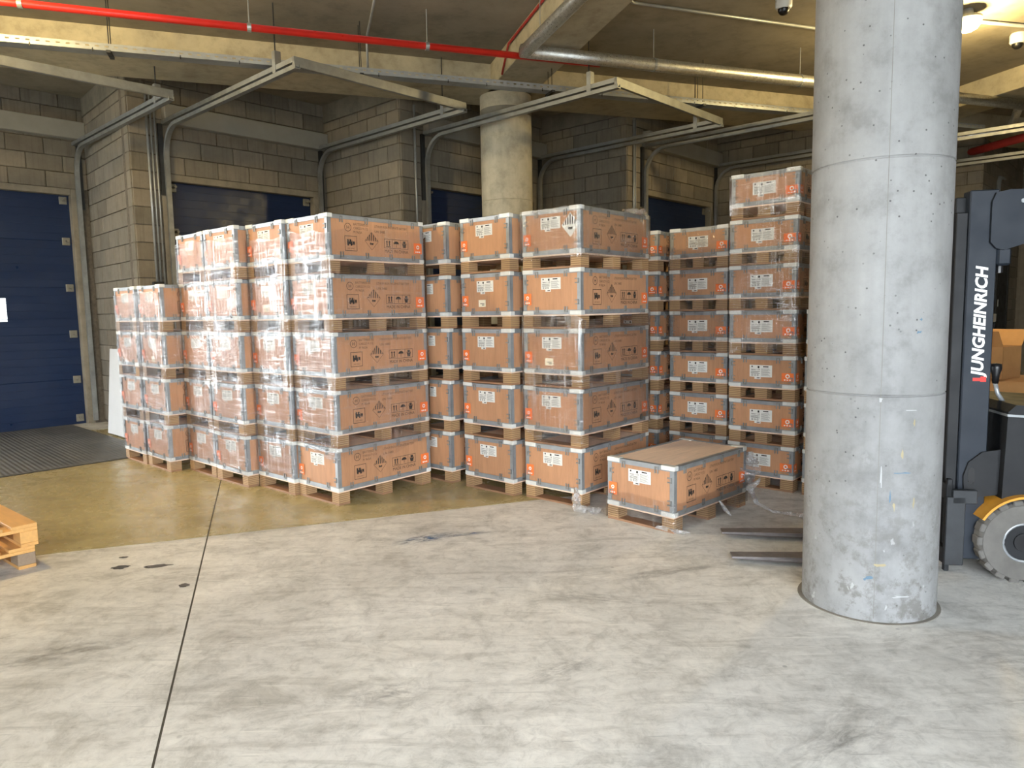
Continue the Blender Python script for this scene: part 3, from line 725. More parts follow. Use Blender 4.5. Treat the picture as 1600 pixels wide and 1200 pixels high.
# ------------------------------------------------------------------ crates
CW, CD = .5913, 1.0257
def crate_meshes(unit, foot, nblk, short):
    """meshes of one kind of crate, in its own frame: x along the length, y to the left, z up, origin at base centre"""
    X, Y = CD/2, CW/2; z0, z1 = foot, unit-.003; e = .036; t = .003
    parts = []     # (name, mesh, parent index or None)
    def add(name, mesh, par=None): parts.append((name, mesh, par)); return len(parts)-1
    i_ = .006
    add('end_panel', MB().box((-X+i_,-Y+i_,z0+.004), (-X+i_+.012,Y-i_,z1-.004)).mesh('end_panel', PLY_S))
    add('end_panel', MB().box((X-i_-.012,-Y+i_,z0+.004), (X-i_,Y-i_,z1-.004)).mesh('end_panel', PLY_S))
    add('side_panel', MB().box((-X+i_+.012,-Y+i_,z0+.004), (X-i_-.012,-Y+i_+.012,z1-.004)).mesh('side_panel', PLY_S))
    add('side_panel', MB().box((-X+i_+.012,Y-i_-.012,z0+.004), (X-i_-.012,Y-i_,z1-.004)).mesh('side_panel', PLY_S))
    add('lid_panel', MB().box((-X+i_+.012,-Y+i_+.012,z1-.015), (X-i_-.012,Y-i_-.012,z1-.003)).mesh('lid_panel', PLY_L))
    add('base_panel', MB().box((-X+.004,-Y+.004,z0-.012), (X-.004,Y-.004,z0+.004)).mesh('base_panel', PLY_L))
    # steel angle on all twelve edges
    for sy in (-1, 1):
        for (za, zb, zs) in ((z0, z0+e, z0), (z1-e, z1, z1-t)):
            b = MB(); ya, yb = sorted((sy*Y, sy*(Y-t))); b.box((-X+.02,ya,za), (X-.02,yb,zb))
            ya, yb = sorted((sy*Y, sy*(Y-e))); b.box((-X+.02,ya,zs), (X-.02,yb,zs+t))
            add('steel_edge', b.mesh('steel_edge', GALV))
    for sx in (-1, 1):
        for (za, zb, zs) in ((z0, z0+e, z0), (z1-e, z1, z1-t)):
            b = MB(); xa, xb = sorted((sx*X, sx*(X-t))); b.box((xa,-Y+.02,za), (xb,Y-.02,zb))
            xa, xb = sorted((sx*X, sx*(X-e))); b.box((xa,-Y+.02,zs), (xb,Y-.02,zs+t))
            add('steel_edge', b.mesh('steel_edge', GALV))
        for sy in (-1, 1):
            b = MB(); xa, xb = sorted((sx*X, sx*(X-t))); ya, yb = sorted((sy*Y, sy*(Y-e))); b.box((xa,ya,z0+.02), (xb,yb,z1-.02))
            xa, xb = sorted((sx*X, sx*(X-e))); ya, yb = sorted((sy*Y, sy*(Y-t))); b.box((xa,ya,z0+.02), (xb,yb,z1-.02))
            add('steel_edge', b.mesh('steel_edge', GALV))
    for sx in (-1, 1):
        for sy in (-1, 1):
            for zz in (z0-.004, z1-.030):
                xa, xb = sorted((sx*(X+.004), sx*(X-.05))); ya, yb = sorted((sy*(Y+.004), sy*(Y-.11)))
                add('corner_cap', MB().cbox((xa,ya,zz), (xb,yb,zz+.034), .003).mesh('corner_cap', CAP))
    # spring clips along the edges: small, joined
    b = MB()
    def clip_x(x, s, z, up):     # on the long side
        y = s*Y; lo, hi = sorted((y, y+s*.006))
        for dx in (-.016, .008): b.box((x+dx,lo,min(z,z+up*.045)), (x+dx+.008,hi,max(z,z+up*.045)))
        b.box((x-.016,lo,z+up*.0-.003), (x+.016,hi,z+.006))
    def clip_y(y, s, z, up):
        x = s*X; lo, hi = sorted((x, x+s*.006))
        for dy in (-.016, .008): b.box((lo,y+dy,min(z,z+up*.045)), (hi,y+dy+.008,max(z,z+up*.045)))
        b.box((lo,y-.016,z-.003), (hi,y+.016,z+.006))
    for s in (-1, 1):
        for q in (-.37, -.12, .13, .38):
            clip_x(q*CD, s, z1-.018, -1); clip_x(q*CD, s, z0+.018, 1)
        for q in (-.25, .25):
            clip_y(q*CW, s, z1-.018, -1); clip_y(q*CW, s, z0+.018, 1)
        for s2 in (-1, 1):
            for q in (.27, .73):
                zz = z0+(z1-z0)*q
                lo, hi = sorted((s*X, s*(X+.006)))
                ya, yb = sorted((s2*(Y-.02), s2*(Y-.055)))
                b.box((lo,ya,zz-.02), (hi,yb,zz-.012)); b.box((lo,ya,zz+.012), (hi,yb,zz+.02)); b.box((lo,min(s2*(Y-.02),s2*(Y-.026)),zz-.02), (hi,max(s2*(Y-.02),s2*(Y-.026)),zz+.02))
    add('edge_clips', b.mesh('edge_clips', CLIP))
    # feet
    bw = .10 if not short else .11
    ys = (-Y+bw/2, Y-bw/2) if nblk == 2 else (-Y+bw/2, 0, Y-bw/2)
    for xx in (-X+.055, 0, X-.055):
        for yy in ys:
            add('foot_block', MB().box((xx-.055,yy-bw/2,.016), (xx+.055,yy+bw/2,foot-.012)).mesh('foot_block', LAYER))
        add('bottom_board', MB().box((xx-.055,-Y,0), (xx+.055,Y,.016)).mesh('bottom_board', BOARD))
    # address label, stickers and print
    ep = .0055; H = z1-z0
    fs = lambda o: (lambda u, v: (-X+ep-o, Y-u, v))         # end face: u from its left edge
    fl = lambda o: (lambda u, v: (-X+u, -Y+ep-o, v))        # long face
    v1, v0 = (z0+H*.82, z0+H*.56) if not short else (z0+H*.70, z0+H*.32)
    u0, u1 = CW*.32, CW*.66
    lab = Canvas().rect(u0, v0, u1, v1).rect(u0+(u1-u0)*.22, v0-.018, u0+(u1-u0)*.5, v0)
    li = add('address_label', lab.mesh('address_label', PAPER, fs(.0008)))
    pr = Canvas(); lw, lh = u1-u0, v1-v0
    pr.rect(u0+lw*.08, v0+lh*.80, u0+lw*.14, v0+lh*.93).rect(u0+lw*.36, v0+lh*.74, u0+lw*.44, v0+lh*.92).rect(u0+lw*.60, v0+lh*.83, u0+lw*.84, v0+lh*.92)
    pr.ext(text_fit('Battery 1 x 24', u0+lw*.08, u0+lw*.46, v0+lh*.56, lh*.12, .01))
    for q, (a_, b_, v_) in enumerate(((.06,.46,.44),(.06,.40,.36),(.06,.46,.28))): pr.rect(u0+lw*a_, v0+lh*v_, u0+lw*b_, v0+lh*(v_+.03))
    for q in range(3): pr.frame(u0+lw*(.09+.12*q), v0+lh*.08, u0+lw*(.16+.12*q), v0+lh*.22, .003)
    for q in range(8): pr.rect(u0+lw*.52, v0+lh*(.12+.08*q), u0+lw*(.92-.05*(q%3)), v0+lh*(.14+.08*q))
    pr.rect(u0+lw*.33, v0-.012, u0+lw*.46, v0-.005)
    add('label_print', pr.mesh('label_print', INK, fs(.0014)), li)
    def sticker(mapf, ua, ub, va, vb):
        si = add('orange_sticker', Canvas().rect(ua, va, ub, vb).mesh('orange_sticker', ORANGE, mapf(.001)))
        w_ = ub-ua; h_ = vb-va; c_ = Canvas().ring((ua+ub)/2, va+h_*.62, w_*.18, w_*.08, 16)
        for q in (.2, .42, .64): c_.rect(ua+w_*q, va+h_*.12, ua+w_*(q+.13), va+h_*.24)
        add('sticker_print', c_.mesh('sticker_print', WHITEP, mapf(.0018)), si)
    va, vb = z0+H*.22, z0+H*.48
    if short: sticker(lambda o: fs(o+.006), CW-.115, CW-.012, va, vb); sticker(lambda o: fl(o+.006), .012, .08, va, vb)
    else: sticker(lambda o: fs(o+.006), .010, .088, va, vb); sticker(lambda o: fl(o+.006), CD-.115, CD-.02, va, vb)
    # printed long side
    cv = Canvas(); Z = lambda f: z1 - H*f; U_ = lambda f: CD*f
    cv.ring(U_(.20), Z(.27), .034, .004, 28); cv.ext(text_polys('H', .042, U_(.20), Z(.27)-.0145, 'C'))
    f2 = Canvas()
    f2.ext(text_fit('BATTERIES ES', U_(.255), U_(.405), Z(.215), .019)).ext(text_fit('CARGO 9 (12)', U_(.255), U_(.40), Z(.305), .019)).ext(text_fit('PI 965A', U_(.255), U_(.34), Z(.395), .019))
    f2.ext(text_fit('LITHIUM IRON PHOSPHATE BATTERY', U_(.47), U_(.82), Z(.225), .020)).ext(text_fit('UN 3480', U_(.47), U_(.58), Z(.345), .020))
    # forklift handling box
    cv.frame(U_(.165), Z(.80), U_(.285), Z(.46), .004)
    bx, bz, s = U_(.225), Z(.62), .001
    for (xa, ya, xb, yb) in ((-38,-10,-22,30),(-22,-10,10,12),(-14,12,4,30),(10,-14,14,22),(14,-14,40,-10),(18,-8,38,14)): cv.rect(bx+xa*s, bz+ya*s, bx+xb*s, bz+yb*s)
    cv.disc(bx-.028, bz-.014, .009).disc(bx+.004, bz-.014, .009)
    cv.ext(text_fit('USE ONLY', bx-.036, bx+.036, Z(.755), .010))
    hazard_marks(cv, U_(.435), Z(.545), .072, H*.205)
    # up arrows, umbrella, hands
    xa, xb, ya, yb = U_(.565), U_(.83), Z(.685), Z(.465)
    cv.frame(xa, ya, xb, yb, .0035)
    w3 = (xb-xa)/3; hh = yb-ya
    for q in (1, 2): cv.rect(xa+w3*q-.0015, ya, xa+w3*q+.0015, yb)
    for q in (.35, .65):
        x = xa+w3*q; cv.rect(x-.005, ya+hh*.25, x+.005, ya+hh*.7).poly([(x-.012,ya+hh*.66),(x+.012,ya+hh*.66),(x,ya+hh*.85)])
    cv.rect(xa+w3*.2, ya+hh*.14, xa+w3*.8, ya+hh*.2)
    x = xa+w3*1.5; cv.poly([(x+.030*math.cos(PI*i/8), ya+hh*.5+.024*math.sin(PI*i/8)) for i in range(9)]); cv.rect(x-.002, ya+hh*.14, x+.002, ya+hh*.5)
    x = xa+w3*2.5; cv.poly([(x-.026,ya+hh*.7),(x-.018,ya+hh*.3),(x+.018,ya+hh*.3),(x+.026,ya+hh*.7),(x+.014,ya+hh*.55),(x-.014,ya+hh*.55)]).rect(x-.014, ya+hh*.58, x+.014, ya+hh*.86).rect(x-.016, ya+hh*.14, x+.016, ya+hh*.3)
    cv.ext(text_fit('MADE IN CHINA', xa+.005, xb-.002, Z(.79), .027))
    add('shipping_marks', cv.mesh('shipping_marks', INK, fl(.0006)))
    add('faded_lettering', f2.mesh('faded_lettering', INKF, fl(.0006)))
    return parts
UT, US = .4813, .3903
KIND = {'tall': (UT, crate_meshes(UT, .1156, 2, False)), 'short': (US, crate_meshes(US, .114, 3, True))}
def place_crate(kind, cx, cy, z, a, label, group):
    unit, parts = KIND[kind]
    e = empty('plywood_crate', (cx, cy, z), PI/2 - a); tag(e, label, 'crate', group)
    obs = []
    for name, me, par in parts:
        obs.append(link(name, me, obs[par] if par is not None else e))
        if name == 'edge_clips': obs[-1]['kind'] = 'stuff'
    return e
# near corner (x, y), yaw in degrees, count, kind, where it is
STACKS = {
 'A': (-3.991, 7.685, 42.3, 4, 'tall', 'leftmost four-high stack beside white boards'),
 'B': (-3.532, 7.269, 43.3, 4, 'tall', 'second four-high stack from the left'),
 'C': (-2.948, 6.989, 42.4, 5, 'tall', 'leftmost five-high wrapped stack'),
 'D': (-2.471, 6.548, 41.2, 5, 'tall', 'second five-high wrapped stack from left'),
 'E': (-1.940, 6.225, 40.9, 5, 'tall', 'third five-high wrapped stack from left'),
 'F': (-1.460, 5.853, 41.5, 5, 'tall', 'left-hand printed stack with shiny wrapped end'),
 'G': (-.575, 6.574, 42.4, 5, 'tall', 'shadowed stack behind left-hand printed stack'),
 'H': (-.002, 6.063, 42.5, 5, 'tall', 'unwrapped stack before the far column'),
 'I': (.549, 5.658, 41.6, 5, 'tall', 'printed stack beside the lone crate'),
 'J': (1.437, 7.04, 42.5, 6, 'short', 'dark six-high stack glimpsed behind printed stack'),
 'K': (1.987, 6.592, 42.0, 6, 'short', 'six-high stack behind the lone crate'),
 'L': (2.385, 6.004, 42.5, 7, 'short', 'seven-high tallest stack'),
 'M': (2.875, 5.545, 42.5, 4, 'short', 'four-high stack mostly behind near column'),
 'N': (1.130, 4.949, 46.1, 1, 'tall', None),
}
def corners(s, grow=0):
    x, y, a, n, kind, d = STACKS[s]; a = R_(a)
    r = Vector((math.sin(a), math.cos(a), 0)); l = Vector((-math.cos(a), math.sin(a), 0)); c = Vector((x, y, 0))
    return [c - r*grow - l*grow, c + l*(CW+grow) - r*grow, c + l*(CW+grow) + r*(CD+grow), c + r*(CD+grow) - l*grow]
UP = ['bottom', 'second-up', 'third-up', 'fourth-up', 'fifth-up', 'sixth-up', 'top']
CR = {}
rj = random.Random(3)
for s, (x, y, a, n, kind, d) in STACKS.items():
    cs = corners(s); cen = (cs[0]+cs[2])/2; unit = KIND[kind][0]
    for q in range(n):
        w_ = 'top' if q == n-1 else UP[q]
        lab = 'lone plywood crate sitting on the floor before the forks' if n == 1 else '%s plywood crate of the %s' % (w_, d)
        j = 0 if q == 0 else .006
        CR[s, q] = place_crate(kind, cen.x + rj.uniform(-j, j), cen.y + rj.uniform(-j, j), q*unit, R_(a + (0 if q == 0 else rj.uniform(-.5, .5))), lab, None if n == 1 else 'crates in the ' + d)
# extra slips and the white hazard sticker
X, Y = CD/2, CW/2
def slip(key, u, v):
    o = link('cream_slip', Canvas().rect(u, v, u+.085, v+.06).mesh('cream_slip', CREAM, lambda a, b: (-X+.0045-.001, Y-a, b)), CR[key])
    link('slip_print', Canvas().rect(u+.02,v+.025,u+.07,v+.03).rect(u+.04,v+.012,u+.07,v+.018).mesh('slip_print', INK, lambda a, b: (-X+.0045-.0018, Y-a, b)), o)
slip(('H', 3), .21, .19); slip(('I', 2), .22, .18); slip(('E', 3), .22, .18); slip(('B', 2), .26, .17)
hz = Canvas().poly([(.49-.085,.335),(.49,.25-.01),(.49+.085,.335),(.49,.43)])
o = link('hazard_sticker', hz.mesh('hazard_sticker', PAPER, lambda a, b: (-X+.0035-.0006, Y-a, b)), CR['I', 4])
hc = Canvas(); hazard_marks(hc, .49, .337, .083, .09, False)
link('hazard_print', hc.mesh('hazard_print', INK, lambda a, b: (-X+.0025-.0006, Y-a, b)), o)

# ------------------------------------------------------------------ stretch film
def hull(pts):
    pts = sorted((p.x, p.y) for p in pts)
    def half(ps):
        h = []
        for p in ps:
            while len(h) > 1 and (h[-1][0]-h[-2][0])*(p[1]-h[-2][1]) - (h[-1][1]-h[-2][1])*(p[0]-h[-2][0]) <= 0: h.pop()
            h.append(p)
        return h[:-1]
    return [Vector((a, b, 0)) for a, b in half(pts) + half(pts[::-1])]
def film(names, z0, z1, label, kind, seed, ragged=.03, top_fold=.0, mat=None):
    pts = [p for s in names for p in corners(s, .011)]
    hp = hull(pts); rnd = random.Random(seed)
    per = []; u = 0; step = .035
    n = len(hp)
    for i in range(n):
        a, b = hp[i], hp[(i+1) % n]; L_ = (b-a).length; k = max(2, int(L_/step)); nn = Vector(((b-a).y, -(b-a).x, 0)).normalized()
        for q in range(k): per.append((a+(b-a)*(q/k), nn, u+L_*q/k, q == 0))
        u += L_
    rows = max(3, int((z1-z0)/.045)); vs = []; uv = []
    unit = KIND[kind][0]
    ph = [rnd.uniform(0, 6.28) for _ in range(8)]
    for j in range(rows+1):
        f = j/rows
        for (p, nn, uu, cor) in per + [per[0]]:
            if p is per[0][0] and len(vs) % (len(per)+1) == len(per): uu = u
            zb = z0 + ragged*(math.sin(uu*3.1+ph[0]) + .6*math.sin(uu*9.3+ph[1])); zt = z1 + ragged*.5*(math.sin(uu*4.3+ph[2]) + .5*math.sin(uu*17+ph[3]))
            z = zb + (zt-zb)*f
            inpal = ((z % unit) < .11)
            d = .0011*(math.sin(uu*31+ph[4]+2*math.sin(z*5)) + math.sin(uu*13+z*9+ph[5])) + rnd.uniform(-.0003, .0003)
            if inpal and not cor: d -= .004
            v = p + nn*max(d, -.004); vs.append((v.x, v.y, max(z, .012))); uv.append((uu, z))
    W_ = len(per)+1
    fs = [(j*W_+i, j*W_+i+1, (j+1)*W_+i+1, (j+1)*W_+i) for j in range(rows) for i in range(W_-1)]
    me = bpy.data.meshes.new('stretch_film'); me.from_pydata(vs, [], fs); me.materials.append(mat or FILM)
    ul = me.uv_layers.new(name='UVMap')
    for lp in me.loops: ul.data[lp.index].uv = (uv[lp.vertex_index][0]+seed*3.7, uv[lp.vertex_index][1])
    me.polygons.foreach_set('use_smooth', [True]*len(me.polygons))
    o = link('stretch_film', me); tag(o, label, 'stretch film', 'stretch film round the stacks')
    return o
film(['A','B'], .12, 4*UT-.08, 'clear stretch film round the two four-high stacks at left', 'tall', 1)
film(['C','D'], .12, 5*UT-.10, 'shiny stretch film round the two leftmost five-high stacks', 'tall', 2)
film(['E'], .14, 5*UT-.14, 'stretch film round the third five-high stack from left', 'tall', 3)
film(['F'], .40, 5*UT-.12, 'glaring stretch film round the left-hand printed stack', 'tall', 4, .05)
film(['I'], 4*UT+.09, 5*UT-.0, 'stretch film round the top crate beside the lone crate', 'tall', 5, .012, mat=FILMC)
film(['I'], .55, 3*UT+.1, 'stretch film low round the stack beside the lone crate', 'tall', 9, .06, mat=FILMC)
film(['K','L'], 3*US, 6*US-.03, 'gold-glinting stretch film round the six and seven-high stacks', 'short', 6, .03, mat=FILMC)
film(['L'], 6*US+.03, 7*US-.01, 'stretch film round the topmost crate of the tallest stack', 'short', 7, .01, mat=FILMC)
film(['N'], .02, .22, 'low band of stretch film round the lone crate base', 'tall', 8, .02)
def ribbon(path, widths, seed, label, crumple=.02, n=8):
    rnd = random.Random(seed); vs = []; uv = []
    pts = []
    for i in range(len(path)-1):
        a, b = Vector(path[i]), Vector(path[i+1])
        for q in range(10): pts.append((a.lerp(b, q/10), widths[i]+(widths[i+1]-widths[i])*q/10))
    pts.append((Vector(path[-1]), widths[-1]))
    for i, (p, w_) in enumerate(pts):
        d = (pts[min(i+1,len(pts)-1)][0]-pts[max(i-1,0)][0]).normalized(); x = d.cross(Vector((.3,.2,1))).normalized(); y = x.cross(d)
        for k in range(n+1):
            s = k/n-.5
            v = p + x*w_*s + y*(w_*.35*math.cos(s*9+i*.5) + rnd.uniform(-1,1)*crumple*.12) + x*rnd.uniform(-1,1)*crumple*.08
            vs.append((v.x, v.y, max(v.z, .004+.01*rnd.random()))); uv.append((s*w_*4+seed, i*.05))
    fs = [(i*(n+1)+k, i*(n+1)+k+1, (i+1)*(n+1)+k+1, (i+1)*(n+1)+k) for i in range(len(pts)-1) for k in range(n)]
    me = bpy.data.meshes.new('film_scrap'); me.from_pydata(vs, [], fs); me.materials.append(FILML)
    ul = me.uv_layers.new(name='UVMap')
    for lp in me.loops: ul.data[lp.index].uv = uv[lp.vertex_index]
    me.polygons.foreach_set('use_smooth', [True]*len(me.polygons))
    o = link('film_scrap', me); tag(o, label, 'film scrap', 'loose film scraps'); return o
ribbon([(.50,5.66,.17), (.50,5.62,.09), (.50,5.57,.03), (.56,5.50,.02), (.66,5.50,.02), (.70,5.53,.025)], [.03,.07,.09,.11,.08,.03], 1, 'torn film tail hanging onto the floor at the stack beside lone crate')
cN = corners('N'); rN = cN[3]
ribbon([(rN.x+.03,rN.y-.01,.44), (rN.x+.03,rN.y-.03,.34), (rN.x+.0,rN.y-.06,.27), (rN.x+.04,rN.y-.02,.2), (rN.x+.03,rN.y-.02,.12)], [.06,.17,.14,.12,.07], 2, 'bunched film clinging to the far corner of the lone crate', .03)
ribbon([(rN.x+.03,rN.y-.02,.13), (rN.x+.06,rN.y-.09,.04), (rN.x+.13,rN.y-.24,.012), (rN.x+.25,rN.y-.36,.012), (rN.x+.42,rN.y-.50,.012)], [.06,.04,.035,.07,.12], 3, 'film strip trailing over the floor from lone crate to column')
ribbon([(1.56,5.33,.13), (1.60,5.31,.07), (1.64,5.29,.02)], [.02,.05,.02], 4, 'short film flap hanging under the lone crate side', .01)
cI = corners('I'); tI = 5*UT
ribbon([(cI[3].x-.02,cI[3].y-.02,tI+.01), (cI[3].x-.12,cI[3].y-.16,tI+.015), (cI[3].x-.26,cI[3].y-.26,tI+.01)], [.05,.09,.05], 5, 'crumpled film tuft on top of the stack beside lone crate', .02)
ribbon([(1.03,5.06,.02), (1.17,4.93,.015), (1.24,4.93,.012)], [.04,.06,.02], 6, 'small film scrap at the front foot of the lone crate', .01)

# ------------------------------------------------------------------ pallets at the left edge
def euro_pallet(loc, rz, label, mats):
    """euro pallet: 1.2 along x, .8 along y; origin at its right-hand near corner"""
    e = empty('euro_pallet', loc, rz); tag(e, label, 'pallet', 'pallets at the left edge')
    for y0, w_ in ((0,.145),(.1889,.10),(.3275,.145),(.5111,.10),(.655,.145)): MB().cbox((0,y0,.122), (1.2,y0+w_,.144), .002).build('deck_board', mats[0], e)
    for x0 in (0, .5275, 1.055): MB().cbox((x0,0,.10), (x0+.145,.8,.122), .002).build('cross_board', mats[1], e)
    for x0 in (0, .5275, 1.055):
        for y0, w_ in ((0,.10),(.3275,.145),(.70,.10)): MB().cbox((x0+.0,y0,.022), (x0+.145,y0+w_,.10), .003).build('block', mats[2], e)
    for y0, w_ in ((0,.10),(.3275,.145),(.70,.10)): MB().cbox((0,y0,0), (1.2,y0+w_,.022), .002).build('bottom_board', mats[1], e)
ap = R_(39)
# local x runs back-left, local y runs towards the front-left
rzp = math.atan2(math.sin(ap), -math.cos(ap))
euro_pallet((-3.115, 4.525, 0), rzp, 'lower weathered pallet of the pair at the left edge', (PINE, PINE, PINEG))
euro_pallet((-3.095, 4.535, .144), rzp - .01, 'upper clean pine pallet of the pair at left edge', (PINE, PINE, PINE))

# ------------------------------------------------------------------ forklift
fx = Vector((.986, -.166, 0)).normalized()
fk = empty('forklift_truck', (2.54, 4.45, 0), math.atan2(fx.y, fx.x)); tag(fk, 'dark blue-grey forklift truck behind the near column with lowered forks', 'forklift')
for s in (-.25, .25):
    b = MB().prism([(-1.15,.030),(-.9,.022),(-.02,.022),(.0,.035),(.0,.60),(-.035,.60),(-.035,.085),(-.06,.062),(-.6,.056),(-1.15,.042)], s-.062, s+.062, 'y')
    # tapered tips
    for i, v in enumerate(b.v):
        if v[0] < -1.1: b.v[i] = (v[0], s + (v[1]-s)*.75, v[2])
    o = b.build('fork', FORKM, fk, fix=True)
car = MB()
for z in (.10, .48): car.cbox((.002,-.46,z), (.035,.46,z+.09), .004)
for y in (-.46, -.12, .09, .43): car.cbox((.005,y,.06), (.033,y+.03,.60), .004)
car.build('carriage', FDARK, fk)
cb_ = MB().cbox((.0,-.475,.10), (.10,-.455,.50), .004).cbox((.03,-.475,.46), (.16,-.44,.54), .004)
cb_.build('carriage_side_plate', DARKST, fk)
for s in (-1, 1):
    y = s*.31
    b = MB().cbox((.10,y-.045,.10), (.25,y+.045,2.22), .006).build('mast_channel', FBLUE, fk)
    MB().cbox((.04,y-.05+.02*s*-1,.09), (.10,y+.05+.02*s*-1,2.10), .004).build('inner_channel', FDARK, fk)
    MB().cbox((-.02,y-s*.07-.02,.09), (.04,y-s*.07+.02,2.13), .004).build('inner_rail', FDARK, fk)
    MB().cyl((.17,s*.16,.2), (.17,s*.16,2.0), .035, 14).build('lift_cylinder', FDARK, fk, True)
for z, nm in ((2.10,'mast_crosshead'), (1.30,'mast_crossbar'), (.28,'mast_crossbar')): MB().cbox((.05,-.30,z), (.11,.30,z+.09), .005).build(nm, FDARK, fk)
MB().cbox((.0,-.26,2.06), (.05,.26,2.13), .005).build('inner_crosshead', FBLUE, fk)
for y in (-.06, .06): MB().tube([(.08,y,.3), (.08,y,2.0), (.10,y,2.12), (.14,y,2.0), (.14,y,.5)], .012, 8).build('hydraulic_hose', BLACK, fk, True)
for s in (-1, 1):
    y = s*.31
    # side arm of the overhead guard, rounded plate behind the mast
    MB().prism([(.205,1.93),(.235,1.895),(.28,1.885),(.36,1.91),(.50,1.97),(.66,2.05),(.82,2.10),(1.75,2.12),(1.75,2.19),(.80,2.20),(.30,2.215),(.225,2.20),(.205,2.15)], y-.065, y+.05, 'y').build('guard_side_arm', FBLUE, fk, fix=True)
    MB().tube([(1.72,y,2.15), (1.80,y,2.0), (1.84,y,1.5), (1.80,y,1.0)], .035, 10).build('rear_pillar', FBLUE, fk, True)
    MB().tube([(.70,y+.03,2.10), (.52,y+.03,1.99), (.44,y+.03,1.86), (.40,y+.03,1.5), (.38,y+.03,1.02)], .026, 10).build('front_pillar', FBLUE, fk, True) if s > 0 else None
    MB().cbox((.25,y-.05,1.80), (.325,y+.05,1.90), .012).build('guard_bracket', FBLUE, fk)
    MB().cyl((.285,y,1.76), (.285,y,1.80), .02, 10).build('bracket_bolt', BLACK, fk)
    MB().cyl((.36,y-.068,2.15), (.36,y-.060,2.15), .012, 12).build('guard_bolt', GALV, fk)
    # lower mast bracket plate with a slot
    pl = [(.13,.52),(.17,.47),(.30,.49),(.38,.54),(.42,.58),(.42,.74),(.34,.76),(.22,.74),(.15,.68),(.125,.60)]
    MB().prism(pl, y-.06 if s < 0 else y+.045, y-.045 if s < 0 else y+.06, 'y').build('mast_bracket', FDARK, fk, fix=True)
    MB().prism([(.165+.018*math.cos(2*PI*i/14), .60+(.05 if math.sin(2*PI*i/14) > 0 else -.05)*.6+.018*math.sin(2*PI*i/14)) for i in range(14)], y-.062 if s < 0 else y+.0601, y-.0601 if s < 0 else y+.062, 'y').build('bracket_slot', BLACK, fk, fix=True)
    MB().cyl((.40,y-.075,.58), (.40,y+.075,.58), .035, 14).build('pivot_pin', FDARK, fk); MB().cyl((.40,y-.08,.58), (.40,y+.08,.58), .014, 10).build('pivot_cap', YELLOW, fk)
for k in range(7): MB().cbox((.45+.18*k,-.26,2.13), (.49+.18*k,.26,2.17), .004).build('guard_bar', FBLUE, fk)
# body
MB().prism([(.30,.14),(.32,.98),(.36,1.02),(.95,.98),(1.0,.92),(1.0,.30),(.95,.14)], -.42, .42, 'y').build('front_cowl', FDARK, fk, fix=True)
MB().cbox((.33,-.425,1.0), (.72,.425,1.03), .006).build('cowl_trim', GALV, fk) if False else MB().prism([(.315,.955),(.95,.915),(.95,.928),(.315,.968)], -.424, .424, 'y').build('cowl_trim', GALV, fk, fix=True)
MB().cbox((.95,-.46,.18), (1.45,.46,.36), .02).build('step', FDARK, fk)
MB().prism([(1.30,.2),(1.22,.9),(1.30,.95),(1.95,.95),(2.15,.80),(2.20,.5),(2.15,.22)], -.47, .47, 'y').build('counterweight', FBLUE, fk, fix=True)
MB().cbox((1.10,-.24,.95), (1.55,.24,1.06), .03).build('seat_cushion', BLACK, fk)
MB().prism([(1.50,1.04),(1.62,1.04),(1.72,1.55),(1.66,1.62),(1.58,1.58)], -.23, .23, 'y').build('seat_back', BLACK, fk, fix=True)
MB().prism([(.62,.96),(.80,.97),(.74,1.16),(.66,1.16)], -.30, -.02, 'y').build('dashboard', BLACK, fk, fix=True)
MB().tube([(.70,0,1.0), (.86,0,1.18)], .03, 10).build('steering_column', BLACK, fk, True)
sw = [( .86+.13*math.cos(a_*PI/12)*.7, .15*math.sin(a_*PI/12), 1.20+.13*math.cos(a_*PI/12)*-.5) for a_ in range(25)]
MB().tube(sw, .014, 8).build('steering_wheel', BLACK, fk, True)
MB().tube([(.40,-.2,1.0), (.36,-.2,1.06), (.345,-.2,1.12)], .013, 8).build('lever_shaft', GALV, fk, True)
MB().lathe([(0,1.12),(.016,1.12),(.02,1.17),(.032,1.21),(.028,1.235),(0,1.24)], 14, (.345,-.2)).build('lever_knob', BLACK, fk, True)
